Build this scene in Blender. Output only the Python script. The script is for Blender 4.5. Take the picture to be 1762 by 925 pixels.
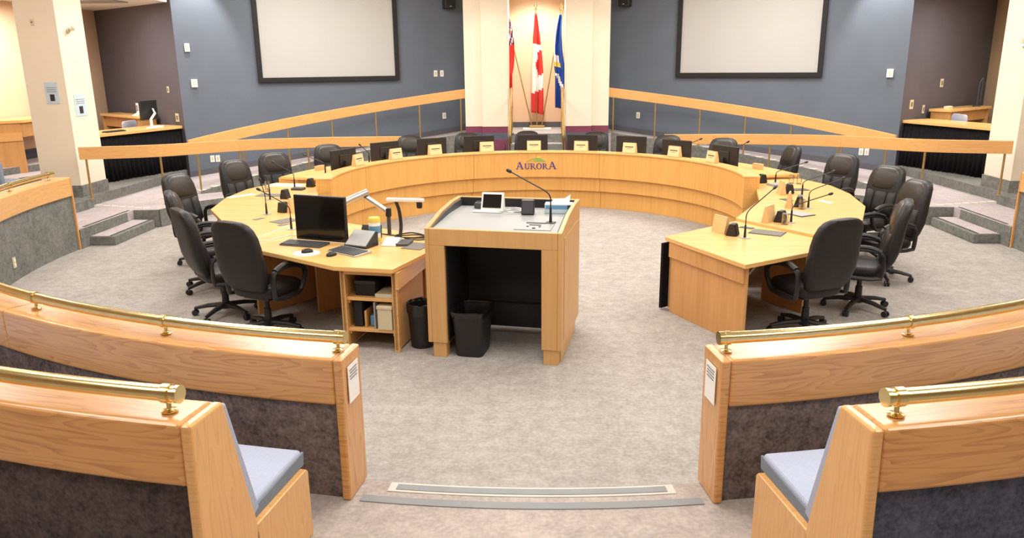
import bpy, bmesh, math, random
from mathutils import Vector, Matrix
random.seed(7)
for o in list(bpy.data.objects):
    bpy.data.objects.remove(o, do_unlink=True)
S = bpy.context.scene
COL = S.collection
pi = math.pi
sin, cos, rad = math.sin, math.cos, math.radians

# ------------------------------------------------------------------ camera
def make_camera():
    f, pitch, yaw, roll = 1331.0, 0.2617, rad(-2.08), -0.01056
    cy, sy, cp, sp = cos(yaw), sin(yaw), cos(pitch), sin(pitch)
    fwd = Vector((sy*cp, cy*cp, -sp)); right = Vector((cy, -sy, 0)); up = right.cross(fwd)
    r2 = right*cos(roll) + up*sin(roll); u2 = -right*sin(roll) + up*cos(roll)
    cam = bpy.data.cameras.new('camera'); ob = bpy.data.objects.new('camera', cam)
    cam.sensor_width = 36.0; cam.lens = f/1762*36.0; cam.clip_end = 200; cam.clip_start = 0.05
    m = Matrix.Identity(4)
    for i in range(3):
        m[i][0] = r2[i]; m[i][1] = u2[i]; m[i][2] = -fwd[i]
    m[0][3], m[1][3], m[2][3] = 0.045, 0.0, 2.41
    ob.matrix_world = m
    COL.objects.link(ob); S.camera = ob
make_camera()

# ------------------------------------------------------------------ world, lights, exposure
W = bpy.data.worlds.new('world'); S.world = W; W.use_nodes = True
bg = W.node_tree.nodes['Background']
bg.inputs[0].default_value = (1.0, 0.96, 0.91, 1); bg.inputs[1].default_value = 0.35
S.view_settings.view_transform = 'Standard'; S.view_settings.look = 'None'
S.view_settings.exposure = 0.0; S.view_settings.gamma = 1.0; S.view_settings.use_curve_mapping = False

CEIL = 4.6
def area(name, loc, sx, sy, power, col=(1, .955, .9), target=None):
    l = bpy.data.lights.new(name, 'AREA'); l.shape = 'RECTANGLE'; l.size = sx; l.size_y = sy
    l.energy = power; l.color = col
    o = bpy.data.objects.new(name, l); o.location = loc
    if target:
        o.rotation_euler = (Vector(target)-Vector(loc)).to_track_quat('-Z', 'Y').to_euler()
    COL.objects.link(o); return o
def spot(name, loc, target, power, angle, col=(1, .95, .88), blend=.6, size=.06):
    l = bpy.data.lights.new(name, 'SPOT'); l.energy = power; l.spot_size = rad(angle); l.spot_blend = blend
    l.shadow_soft_size = size; l.color = col
    o = bpy.data.objects.new(name, l); o.location = loc
    o.rotation_euler = (Vector(target)-Vector(loc)).to_track_quat('-Z', 'Y').to_euler()
    COL.objects.link(o); return o
for x in (-4.2, 0, 4.2):
    for y in (1.2, 4.8, 8.4, 12.0):
        area('ceiling_light_and_fill', (x, y, CEIL-.06), 1.5, 1.5, 84 if y < 3 else 100 if y < 6 else 118)
for x in (-3.6, 3.6):
    area('ceiling_light_and_fill', (x, 13.9, CEIL-.06), 2.6, 1.0, 150)  # this rear pair is added fill to brighten the back walls
# wall washers over the ends of the blue walls, the columns and the flag niche
spot('wall_washer', (-6.15, 14.6, 4.45), (-6.5, 15.15, 2.9), 260, 60)
spot('wall_washer', (6.15, 14.6, 4.45), (6.5, 15.15, 2.9), 260, 60)
spot('niche_downlight', (0, 16.6, 4.4), (0, 17.9, 1.6), 420, 80, (1, .93, .84))
spot('column_downlight', (-5.2, 12.3, 4.45), (-7.2, 12.3, 1.6), 110, 60, (1, .93, .82))
spot('column_downlight', (5.2, 12.3, 4.45), (7.2, 12.3, 1.6), 110, 60, (1, .93, .82))
spot('column_downlight', (-.9, 14.6, 4.45), (-1.0, 16.3, 1.9), 55, 55, (1, .95, .88))
spot('column_downlight', (.9, 14.6, 4.45), (1.0, 16.3, 1.9), 55, 55, (1, .95, .88))
area('lobby_light', (-8.75, 13.2, 3.45), .8, 1.6, 52, (1, .92, .86))
for x in (-7.3, 7.3):
    area('column_fill', (x, 9.0, 4.45), 1.0, 1.0, 60, (1, .93, .88))  # added fill, no fixture: lifts the dark near faces of the side columns
area('lobby_light', (8.75, 13.2, 3.45), .8, 1.6, 40, (1, .9, .8))
for x in (-8.1, 8.1):
    area('alcove_fill', (x, 14.2, 3.5), .9, .9, 55, (1, .97, .95))  # added neutral fill that brightens the charcoal alcove walls

# ------------------------------------------------------------------ materials
def s2l(c):
    c = c/255.0
    return c/12.92 if c <= .04045 else ((c+.055)/1.055)**2.4
def rgb(*c): return tuple(s2l(v) for v in c)+(1.0,)
MATS = {}
def base_mat(name, rough=.5, metal=0.0, spec=.5):
    m = bpy.data.materials.new(name); m.use_nodes = True
    b = m.node_tree.nodes['Principled BSDF']
    b.inputs['Roughness'].default_value = rough; b.inputs['Metallic'].default_value = metal
    b.inputs['Specular IOR Level'].default_value = spec
    MATS[name] = m
    return m, m.node_tree.nodes, m.node_tree.links, b
def tex_noise(n, l, coord, scale, detail=3, mapping=None):
    src = coord
    if mapping:
        mp = n.new('ShaderNodeMapping'); mp.inputs['Scale'].default_value = mapping
        l.new(coord, mp.inputs['Vector']); src = mp.outputs[0]
    t = n.new('ShaderNodeTexNoise'); t.inputs['Scale'].default_value = scale; t.inputs['Detail'].default_value = detail
    l.new(src, t.inputs['Vector']); return t.outputs[0]
def ramp(n, l, fac, stops):
    r = n.new('ShaderNodeValToRGB')
    e = r.color_ramp.elements
    e[0].position, e[0].color = stops[0]; e[1].position, e[1].color = stops[-1]
    for p, c in stops[1:-1]:
        k = e.new(p); k.color = c
    l.new(fac, r.inputs[0]); return r.outputs[0]
def bump(n, l, b, h, strength, dist=.01):
    bp = n.new('ShaderNodeBump'); bp.inputs['Strength'].default_value = strength; bp.inputs['Distance'].default_value = dist
    l.new(h, bp.inputs['Height']); l.new(bp.outputs[0], b.inputs['Normal'])
def plain(name, c, rough=.5, metal=0.0, spec=.5, var=.06, scale=6.0, bmp=0.0):
    m, n, l, b = base_mat(name, rough, metal, spec)
    tc = n.new('ShaderNodeTexCoord')
    f = tex_noise(n, l, tc.outputs['Object'], scale, 3)
    lo = tuple(v*(1-var) for v in c[:3])+(1,); hi = tuple(min(1, v*(1+var)) for v in c[:3])+(1,)
    l.new(ramp(n, l, f, [(.3, lo), (.7, hi)]), b.inputs['Base Color'])
    if bmp:
        g = tex_noise(n, l, tc.outputs['Object'], 180.0, 2); bump(n, l, b, g, bmp, .003)
    return m
def wood(name, light, dark, rough=.35, vertical=False, grain=1.0, fine=True):
    m, n, l, b = base_mat(name, rough, 0, .45)
    tc = n.new('ShaderNodeTexCoord')
    sc = (26, 1.1, 1) if vertical else (1.1, 26, 1)
    f = tex_noise(n, l, tc.outputs['UV'], 1.0*grain, 5, sc)
    sc2 = (7, .35, 1) if vertical else (.35, 7, 1)
    g = tex_noise(n, l, tc.outputs['UV'], 1.0*grain, 3, sc2)
    mx = n.new('ShaderNodeMix'); mx.data_type = 'FLOAT'; mx.inputs[0].default_value = .5
    l.new(f, mx.inputs[2]); l.new(g, mx.inputs[3])
    l.new(ramp(n, l, mx.outputs[0], [(.33, dark), (.52, light), (.75, tuple(min(1, v*1.08) for v in light[:3])+(1,))]), b.inputs['Base Color'])
    bump(n, l, b, f, .05, .002)
    return m
def oak(name, light, dark, rough=.33):
    # cathedral-grained solid oak: distorted bands running along U
    m, n, l, b = base_mat(name, rough, 0, .5)
    b.inputs['Coat Weight'].default_value = .55; b.inputs['Coat Roughness'].default_value = .22
    tc = n.new('ShaderNodeTexCoord')
    mp = n.new('ShaderNodeMapping'); mp.inputs['Scale'].default_value = (.55, 5.0, 1); l.new(tc.outputs['UV'], mp.inputs['Vector'])
    nz = n.new('ShaderNodeTexNoise'); nz.inputs['Scale'].default_value = 1.3; nz.inputs['Detail'].default_value = 2; l.new(mp.outputs[0], nz.inputs['Vector'])
    mul = n.new('ShaderNodeMath'); mul.operation = 'MULTIPLY'; mul.inputs[1].default_value = 17.0; l.new(nz.outputs[0], mul.inputs[0])
    fr = n.new('ShaderNodeMath'); fr.operation = 'FRACT'; l.new(mul.outputs[0], fr.inputs[0])
    f2 = tex_noise(n, l, tc.outputs['UV'], 1.0, 4, (2.5, 70, 1))
    mx = n.new('ShaderNodeMix'); mx.data_type = 'FLOAT'; mx.inputs[0].default_value = .66
    l.new(fr.outputs[0], mx.inputs[2]); l.new(f2, mx.inputs[3])
    l.new(ramp(n, l, mx.outputs[0], [(.2, dark), (.5, light), (.85, tuple(min(1, v*1.07) for v in light[:3])+(1,))]), b.inputs['Base Color'])
    return m
def carpet(name, c1, c2, scale=45.0, big=3.0, bmp=.35):
    m, n, l, b = base_mat(name, .95, 0, .1)
    tc = n.new('ShaderNodeTexCoord')
    f = tex_noise(n, l, tc.outputs['Object'], scale, 4)
    g = tex_noise(n, l, tc.outputs['Object'], big, 3)
    h = tex_noise(n, l, tc.outputs['Object'], scale*.28, 3)
    mx = n.new('ShaderNodeMix'); mx.data_type = 'FLOAT'; mx.inputs[0].default_value = .3
    l.new(f, mx.inputs[2]); l.new(g, mx.inputs[3])
    mx2 = n.new('ShaderNodeMix'); mx2.data_type = 'FLOAT'; mx2.inputs[0].default_value = .35
    l.new(mx.outputs[0], mx2.inputs[2]); l.new(h, mx2.inputs[3])
    l.new(ramp(n, l, mx2.outputs[0], [(.36, c2), (.64, c1)]), b.inputs['Base Color'])
    bump(n, l, b, f, bmp, .006)
    return m
def glass(name):
    # thin-walled tumbler: mostly clear with a facing-dependent sheen
    m = bpy.data.materials.new(name); m.use_nodes = True; n = m.node_tree.nodes; l = m.node_tree.links
    out = n['Material Output']; n.remove(n['Principled BSDF'])
    tr = n.new('ShaderNodeBsdfTransparent'); tr.inputs[0].default_value = (.975, .985, .985, 1)
    gl = n.new('ShaderNodeBsdfGlossy'); gl.inputs['Roughness'].default_value = .05
    lw = n.new('ShaderNodeLayerWeight'); lw.inputs[0].default_value = .25
    tc = n.new('ShaderNodeTexCoord'); nz = tex_noise(n, l, tc.outputs['Object'], 20.0, 1)
    ad = n.new('ShaderNodeMath'); ad.operation = 'MULTIPLY_ADD'; l.new(nz, ad.inputs[0]); ad.inputs[1].default_value = .1; l.new(lw.outputs['Facing'], ad.inputs[2])
    mx = n.new('ShaderNodeMixShader'); l.new(ad.outputs[0], mx.inputs[0]); l.new(tr.outputs[0], mx.inputs[1]); l.new(gl.outputs[0], mx.inputs[2])
    l.new(mx.outputs[0], out.inputs[0]); MATS[name] = m
    return m

M_FLOOR = carpet('floor_carpet', rgb(176, 171, 165), rgb(144, 139, 134), 40)
M_TIER = carpet('tier_carpet', rgb(184, 174, 167), rgb(152, 143, 137), 40)
M_RAMPC = carpet('ramp_carpet', rgb(186, 178, 178), rgb(160, 152, 153), 40)
M_GREYC = carpet('grey_wall_carpet', rgb(138, 138, 132), rgb(96, 98, 95), 60)
M_BROWNC = carpet('brown_wall_carpet', rgb(138, 123, 116), rgb(78, 69, 66), 55)
M_BLUEC = carpet('bench_back_carpet', rgb(100, 103, 120), rgb(60, 62, 76), 55)
M_BROWND = carpet('dark_bench_carpet', rgb(102, 91, 91), rgb(60, 53, 54), 55)
M_BLUEW = plain('blue_wall_paint', rgb(100, 109, 121), .6, 0, .3, .04, 2.0)
M_DARKW = plain('charcoal_wall_paint', rgb(90, 87, 94), .65, 0, .3, .05, 2.0)
M_CREAM = plain('cream_paint', rgb(232, 221, 200), .6, 0, .3, .02, 2.0)
M_PEACH = plain('peach_paint', rgb(232, 198, 166), .65, 0, .3, .02, 2.0)
M_BEIGE = plain('beige_paint', rgb(214, 186, 150), .65, 0, .3, .03, 2.0)
M_WHITEP = plain('white_paint', rgb(236, 232, 226), .7, 0, .3, .01)
M_MAROON = plain('maroon_paint', rgb(122, 62, 84), .6, 0, .3, .05)
M_SLATE = plain('slate_paint', rgb(88, 92, 104), .7, 0, .3, .05)
M_BASEB = plain('rubber_baseboard', rgb(92, 92, 98), .6, 0, .3, .05)
M_OAK = oak('oak', rgb(212, 155, 90), rgb(180, 118, 62))
M_OAKL = oak('oak_light', rgb(222, 170, 104), rgb(208, 152, 88))
M_MAPLE = wood('maple_veneer', rgb(220, 168, 94), rgb(210, 156, 83), .4, True)
M_TOP = wood('maple_worktop', rgb(230, 184, 116), rgb(220, 170, 102), .25)
M_TOPD = wood('maple_edge', rgb(206, 152, 84), rgb(186, 128, 66), .4)
M_VEN = wood('veneer_panel', rgb(206, 154, 96), rgb(192, 138, 80), .4, True)
M_LECT = wood('lectern_veneer', rgb(208, 163, 106), rgb(199, 152, 95), .42, True)
M_BRASS = plain('brass', rgb(222, 204, 148), .22, 1.0, .5, .06, 14.0)
M_BRASSD = plain('dull_brass', rgb(176, 146, 92), .4, .6, .5, .08, 14.0)
M_LEATHER = plain('black_leather', rgb(33, 32, 32), .48, 0, .4, .12, 30.0, .15)
M_LEATHERB = plain('brown_black_leather', rgb(46, 41, 36), .42, 0, .45, .12, 30.0, .12)
M_PLASTIC = plain('black_plastic', rgb(32, 32, 33), .45, 0, .5, .1)
M_BLACK = plain('black_laminate', rgb(34, 34, 35), .6, 0, .3, .1)
M_CLOTH = plain('black_cloth', rgb(24, 23, 26), .9, 0, .15, .15, 20.0)
M_SCREENB = plain('dark_display', rgb(16, 14, 13), .12, 0, .5, .05)
M_SCREEN = plain('projection_fabric', rgb(186, 186, 183), .8, 0, .2, .01, 1.0)
M_WHITE = plain('white_plastic', rgb(236, 234, 228), .4, 0, .5, .02)
M_KEY = plain('dark_key_caps', rgb(78, 80, 84), .5, 0, .4, .1)
M_SILVER = plain('silver', rgb(196, 196, 196), .3, .7, .5, .05)
M_GREYL = plain('grey_laminate', rgb(156, 158, 157), .45, 0, .4, .03, 3.0)
M_DGREY = plain('dark_grey_trim', rgb(70, 71, 74), .5, 0, .4, .06)
M_MAT = plain('grey_desk_mat', rgb(112, 108, 102), .6, 0, .3, .06)
M_SEATB = plain('grey_blue_upholstery', rgb(172, 180, 200), .85, 0, .2, .04, 90.0, .2)
M_PIPE = plain('upholstery_side', rgb(124, 134, 148), .85, 0, .2, .05, 60.0)
M_PAPER = plain('paper', rgb(242, 241, 238), .8, 0, .2, .01)
M_PAPERB = plain('pale_blue_paper', rgb(190, 208, 216), .8, 0, .2, .02)
M_INK = plain('dark_print', rgb(58, 56, 60), .8, 0, .2, .1)
M_INKG = plain('grey_print', rgb(140, 140, 146), .8, 0, .2, .1)
M_PLATE = wood('nameplate_wood', rgb(224, 184, 130), rgb(208, 164, 108), .45)
M_PLATEC = plain('nameplate_card', rgb(236, 204, 152), .6, 0, .3, .02)
M_PURPLE = plain('purple_lettering', rgb(78, 58, 132), .5, 0, .3, .05)
M_GREEN = plain('green_logo', rgb(128, 176, 96), .5, 0, .3, .05)
M_YELLOW = plain('yellow', rgb(226, 204, 92), .5, 0, .3, .05)
M_RED = plain('red_cloth', rgb(208, 62, 58), .8, 0, .2, .06, 12.0)
M_WCLOTH = plain('white_cloth', rgb(238, 232, 228), .8, 0, .2, .03, 12.0)
M_BLUECL = plain('blue_cloth', rgb(44, 76, 150), .8, 0, .2, .08, 12.0)
M_NAVY = plain('navy_cloth', rgb(36, 42, 86), .8, 0, .2, .08)
M_BAG = plain('black_bag_film', rgb(24, 24, 25), .28, 0, .6, .1, 30.0, .3)
M_BLUEP = plain('blue_plastic', rgb(96, 148, 186), .4, 0, .5, .05)
M_STRIPE = plain('edge_tape', rgb(226, 220, 198), .7, 0, .3, .04)
M_NOSB = plain('nosing_edge', rgb(198, 194, 184), .7, 0, .3, .04)
M_NOSING = plain('grey_nosing', rgb(134, 138, 138), .6, 0, .3, .05)
M_CREAMB = plain('cream_box_board', rgb(206, 196, 164), .6, 0, .3, .03)
M_GLASS = glass('clear_glass')

# ------------------------------------------------------------------ mesh helpers
class MB:
    def __init__(s): s.v = []; s.f = []; s.uv = []; s.mi = []
    def add(s, vs, fs, uvs=None, mi=0):
        o = len(s.v); s.v += [tuple(p) for p in vs]
        for i, f in enumerate(fs):
            s.f.append(tuple(k+o for k in f)); s.uv.append(uvs[i] if uvs else None); s.mi.append(mi)
        return s
    def box(s, c, d, rz=0, mi=0, taper=1.0, rx=0):
        x, y, z = [k/2 for k in d]; vs = []
        for sz in (-1, 1):
            t = 1 if sz < 0 else taper
            for sx, sy in ((-1, -1), (1, -1), (1, 1), (-1, 1)):
                p = Vector((sx*x*t, sy*y*t, sz*z))
                if rx: p = Matrix.Rotation(rx, 3, 'X') @ p
                if rz: p = Matrix.Rotation(rz, 3, 'Z') @ p
                vs.append((p.x+c[0], p.y+c[1], p.z+c[2]))
        return s.add(vs, [(0, 3, 2, 1), (4, 5, 6, 7), (0, 1, 5, 4), (1, 2, 6, 5), (2, 3, 7, 6), (3, 0, 4, 7)], None, mi)
    def prism(s, poly, z0, z1, mi=0):
        n = len(poly)
        zb = z0 if callable(z0) else (lambda x, y: z0); zt = z1 if callable(z1) else (lambda x, y: z1)
        vs = [(x, y, zb(x, y)) for x, y in poly]+[(x, y, zt(x, y)) for x, y in poly]
        fs = [tuple(range(n-1, -1, -1)), tuple(range(n, 2*n))]+[(i, (i+1) % n, n+(i+1) % n, n+i) for i in range(n)]
        return s.add(vs, fs, None, mi)
    def xprism(s, prof, x0, x1, mi=0):           # profile in (y, z), extruded along x
        n = len(prof)
        vs = [(x0, y, z) for y, z in prof]+[(x1, y, z) for y, z in prof]
        fs = [tuple(range(n-1, -1, -1)), tuple(range(n, 2*n))]+[(i, (i+1) % n, n+(i+1) % n, n+i) for i in range(n)]
        return s.add(vs, fs, None, mi)
    def tube(s, path, r, n=8, closed=False, flat=1.0, mi=0):
        P = [Vector(p) for p in path]; m = len(P); R = r if isinstance(r, (list, tuple)) else [r]*m
        vs = []; prev = None
        for i in range(m):
            a = P[(i-1) % m] if (closed or i > 0) else P[i]
            b = P[(i+1) % m] if (closed or i < m-1) else P[i]
            t = (b-a).normalized()
            if prev is None:
                h = Vector((0, 0, 1)) if abs(t.z) < .9 else Vector((1, 0, 0))
                u = t.cross(h).normalized()
            else:
                u = (prev-t*prev.dot(t)).normalized()
            prev = u; w = t.cross(u)
            for k in range(n):
                a2 = 2*pi*k/n
                vs.append(P[i]+u*(R[i]*flat*cos(a2))+w*(R[i]*sin(a2)))
        fs = []
        for i in range(m if closed else m-1):
            j = (i+1) % m
            for k in range(n):
                fs.append((i*n+k, i*n+(k+1) % n, j*n+(k+1) % n, j*n+k))
        if not closed:
            fs.append(tuple(range(n-1, -1, -1))); fs.append(tuple((m-1)*n+k for k in range(n)))
        return s.add(vs, fs, None, mi)
    def lathe(s, prof, n=16, c=(0, 0, 0), axis='z', mi=0, sq=1.0):
        vs = []; m = len(prof)
        for r, z in prof:
            for k in range(n):
                a = 2*pi*k/n; x, y = r*cos(a), r*sin(a)*sq
                p = (x, y, z) if axis == 'z' else ((z, x, y) if axis == 'x' else (x, z, y))
                vs.append((p[0]+c[0], p[1]+c[1], p[2]+c[2]))
        fs = [(i*n+k, i*n+(k+1) % n, (i+1)*n+(k+1) % n, (i+1)*n+k) for i in range(m-1) for k in range(n)]
        fs.append(tuple(range(n-1, -1, -1))); fs.append(tuple((m-1)*n+k for k in range(n)))
        return s.add(vs, fs, None, mi)
    def sbody(s, rows, n=20, e=.5, mi=0):          # rows: (cx, cy, z, half width, half depth[, dzfront]) superellipse sections
        vs = []; m = len(rows)
        for row in rows:
            cx, cy, z, a, b = row[:5]
            for k in range(n):
                t = 2*pi*k/n; ct, st = cos(t), sin(t)
                vs.append((cx+a*math.copysign(abs(ct)**e, ct), cy+b*math.copysign(abs(st)**e, st), z))
        fs = [(i*n+k, i*n+(k+1) % n, (i+1)*n+(k+1) % n, (i+1)*n+k) for i in range(m-1) for k in range(n)]
        fs.append(tuple(range(n-1, -1, -1))); fs.append(tuple((m-1)*n+k for k in range(n)))
        return s.add(vs, fs, None, mi)
    def sweep(s, pts, prof, mi=0, u0=0.0):         # pts (x,y,z) ; prof closed loop of (n, z), n positive to the left of travel
        m = len(pts); n = len(prof); vs = []; us = [u0]
        for i in range(m):
            a = pts[max(i-1, 0)]; b = pts[min(i+1, m-1)]
            tx, ty = b[0]-a[0], b[1]-a[1]; L = math.hypot(tx, ty) or 1
            nx, ny = -ty/L, tx/L
            for q, z in prof:
                vs.append((pts[i][0]+nx*q, pts[i][1]+ny*q, pts[i][2]+z))
            if i: us.append(us[-1]+math.dist(pts[i][:2], pts[i-1][:2]))
        vl = [0.0]
        for k in range(n): vl.append(vl[-1]+math.dist(prof[k], prof[(k+1) % n]))
        fs = []; uv = []
        for i in range(m-1):
            for k in range(n):
                fs.append((i*n+k, (i+1)*n+k, (i+1)*n+(k+1) % n, i*n+(k+1) % n))
                uv.append(((us[i], vl[k]), (us[i+1], vl[k]), (us[i+1], vl[k+1]), (us[i], vl[k+1])))
        for c, base in ((tuple(range(n)), 0), (tuple(range(n-1, -1, -1)), (m-1)*n)):
            fs.append(tuple(base+k for k in c)); uv.append(tuple((prof[k][1]*1.0, prof[k][0]) for k in c))
        return s.add(vs, fs, uv, mi)
    def build(s, name, mats, parent=None, bevel=0, smooth=False, seg=2, off=None):
        me = bpy.data.meshes.new(name)
        if off: s.v = [(x-off[0], y-off[1], z-off[2]) for x, y, z in s.v]
        me.from_pydata(s.v, [], s.f)
        ul = me.uv_layers.new(name='UVMap')
        for p, uvs in zip(me.polygons, s.uv):
            if uvs is None:
                nrm = p.normal; vs = [s.v[i] for i in p.vertices]
                if abs(nrm.z) > .7: uvs = [(q[0], q[1]) for q in vs]
                else:
                    L = math.hypot(nrm.x, nrm.y) or 1; tx, ty = -nrm.y/L, nrm.x/L
                    uvs = [(q[0]*tx+q[1]*ty, q[2]) for q in vs]
            for li, q in zip(p.loop_indices, uvs): ul.data[li].uv = q
        for m in (mats if isinstance(mats, (list, tuple)) else [mats]): me.materials.append(m)
        for p, k in zip(me.polygons, s.mi): p.material_index = k; p.use_smooth = smooth
        b = bmesh.new(); b.from_mesh(me); bmesh.ops.recalc_face_normals(b, faces=b.faces); b.to_mesh(me); b.free()
        o = bpy.data.objects.new(name, me); COL.objects.link(o)
        if parent: o.parent = parent
        if bevel:
            md = o.modifiers.new('bevel', 'BEVEL'); md.width = bevel; md.segments = seg; md.limit_method = 'ANGLE'; md.angle_limit = rad(40)
        if smooth and not bevel:
            try: me.set_sharp_from_angle(angle=rad(42))
            except Exception: pass
        return o
def box(c, d, rz=0, **k): return MB().box(c, d, rz, **k)
def tag(o, label, cat, group=None, kind=None):
    o['label'] = label; o['category'] = cat
    if group: o['group'] = group
    if kind: o['kind'] = kind
    return o
def thing(name, label, cat, loc=(0, 0, 0), rz=0, group=None, kind=None):
    o = bpy.data.objects.new(name, None); COL.objects.link(o); o.empty_display_size = .05
    o.location = loc; o.rotation_euler = (0, 0, rz)
    return tag(o, label, cat, group, kind)
def copy_tree(o, parent=None):
    c = o.copy(); COL.objects.link(c); c.parent = parent
    for ch in list(o.children): copy_tree(ch, c)
    return c
C = (0.0, 9.93); D = (0.0, 10.35)
def pol(th, r, c=C): t = rad(th); return (c[0]+r*sin(t), c[1]+r*cos(t))
def arc(r, t0, t1, n, z0=0.0, z1=None, c=C):
    z1 = z0 if z1 is None else z1; out = []
    for i in range(n+1):
        k = i/n; x, y = pol(t0+(t1-t0)*k, r, c); out.append((x, y, z0+(z1-z0)*k))
    return out
def rect(n0, n1, z0, z1): return [(n0, z0), (n1, z0), (n1, z1), (n0, z1)]
def struct(o, label, cat): return tag(o, label, cat, None, 'structure')
SIDES = ((-1, 'left'), (1, 'right'))

# ================================================================== setting
fl = MB(); fl.box((0, 7.5, -.05), (21, 24, .1))
struct(fl.build('floor', M_FLOOR), 'pale grey carpet of the sunken council floor', 'floor')

# near audience tiers (outside the round partition)
for i, (r0, r1, z) in enumerate(((6.22, 7.66, .2), (7.66, 8.9, .37), (8.9, 10.1, .54), (10.1, 14.0, .71))):
    t = MB(); t.sweep(arc(r0, 98, 262, 60), rect(0, r1-r0, .0, z))
    o = t.build('floor_tier', M_TIER)
    struct(o, ('carpeted entry tier with grey nosing beyond the benches', 'carpeted tier behind the front benches', 'third carpeted seating tier', 'top carpeted seating tier')[i], 'floor')
    if i == 0:
        FT = o
# nosings set into the edge of the entry tier
nz = MB(); nz.sweep(arc(6.27, 187.0, 173.0, 14, .2), rect(-.045, .045, 0, .004)); nz.build('nosing_border', M_NOSB, FT, bevel=.002)
nz = MB(); nz.sweep(arc(6.27, 186.6, 173.4, 14, .2), rect(-.026, .026, .003, .007)); nz.build('nosing_inlay', M_NOSING, FT)
nz = MB(); nz.sweep(arc(6.40, 188.0, 172.0, 14, .2), rect(-.03, .03, 0, .005)); nz.build('nosing_strip', M_NOSING, FT)

# blue walls with the screens
WA, WB = (6.83, 15.0), (1.5, 17.45)
WL = math.dist(WA, WB)
def wall_frame(s):
    ax, ay = s*WA[0], WA[1]; bx, by = s*WB[0], WB[1]
    d = ((bx-ax)/WL, (by-ay)/WL)
    return (ax, ay), d
def on_wall(s, u, z, out=0.0):
    a, d = wall_frame(s); n = (-s*abs(d[1]), -abs(d[0]))
    return (a[0]+d[0]*u*WL+n[0]*out, a[1]+d[1]*u*WL+n[1]*out, z)
def wall_rot(s):      # local x along the wall, local -y towards the room
    a, d = wall_frame(s)
    return math.atan2(d[1]*-s, d[0]*-s)
WALLS = {}
for s, nm in SIDES:
    a, d = wall_frame(s); n = (s*abs(d[1]), abs(d[0]))
    p = [(a[0], a[1]), (a[0]+d[0]*WL, a[1]+d[1]*WL), (a[0]+d[0]*WL+n[0]*.2, a[1]+d[1]*WL+n[1]*.2), (a[0]+n[0]*.02, a[1]+n[1]*.02)]
    m = MB(); m.prism(p, 0, CEIL)
    w = struct(m.build('wall_back_'+nm, M_BLUEW), 'slate blue back wall on the %s carrying a projection screen' % nm, 'wall'); WALLS[s] = w
    # baseboard that climbs with the ramp
    m = MB(); pts = [on_wall(s, u, .27+.69*u, .006) for u in [i/12 for i in range(13)]]
    m.sweep(pts, rect(-.008, .008, 0, .11)); struct(m.build('baseboard_back_'+nm, M_BASEB), 'grey baseboard climbing along the %s blue wall' % nm, 'baseboard')
    # alcove: charcoal wall, far side wall
    q = (s*9.5, 17.15)
    m = MB(); m.prism([(s*6.83, 15.0), q, (q[0], q[1]+.2), (s*6.85, 15.2)], 0, CEIL)
    struct(m.build('wall_alcove_'+nm, M_DARKW), 'charcoal alcove wall behind the %s skirted table' % nm, 'wall')
    m = MB(); m.box((s*9.6, 6.6, CEIL/2), (.2, 21.4, CEIL))
    struct(m.build('wall_'+nm, M_PEACH if s < 0 else M_BEIGE), 'warm %s side wall seen past the column' % ('peach' if s < 0 else 'beige'), 'wall')
    m = MB(); m.box((s*9.485, 12.0, .84), (.03, 9.4, .16)); struct(m.build('baseboard_'+nm, M_SLATE), 'slate baseboard of the %s side wall' % nm, 'baseboard')
m = MB(); m.box((0, -4.2, CEIL/2), (20, .2, CEIL)); struct(m.build('wall_near', M_CREAM), 'cream wall behind the audience', 'wall')
m = MB(); m.box((0, 7.0, CEIL+.05), (20, 24, .1)); struct(m.build('ceiling', M_WHITEP), 'white ceiling of the chamber', 'ceiling')
for s, nm in SIDES:
    m = MB(); m.prism([(s*6.9, 15.02), (s*6.9, 12.0), (s*9.5, 12.0), (s*9.5, 17.2)][::s], 3.55, CEIL)
    o = struct(m.build('ceiling_alcove_'+nm, M_WHITEP), 'low white ceiling over the %s alcove' % nm, 'ceiling')
    m = MB()
    m.box((s*8.0, 14.6, 3.54), (.9, .5, .02)); m.build('air_vent', M_GREYL, o)

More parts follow.
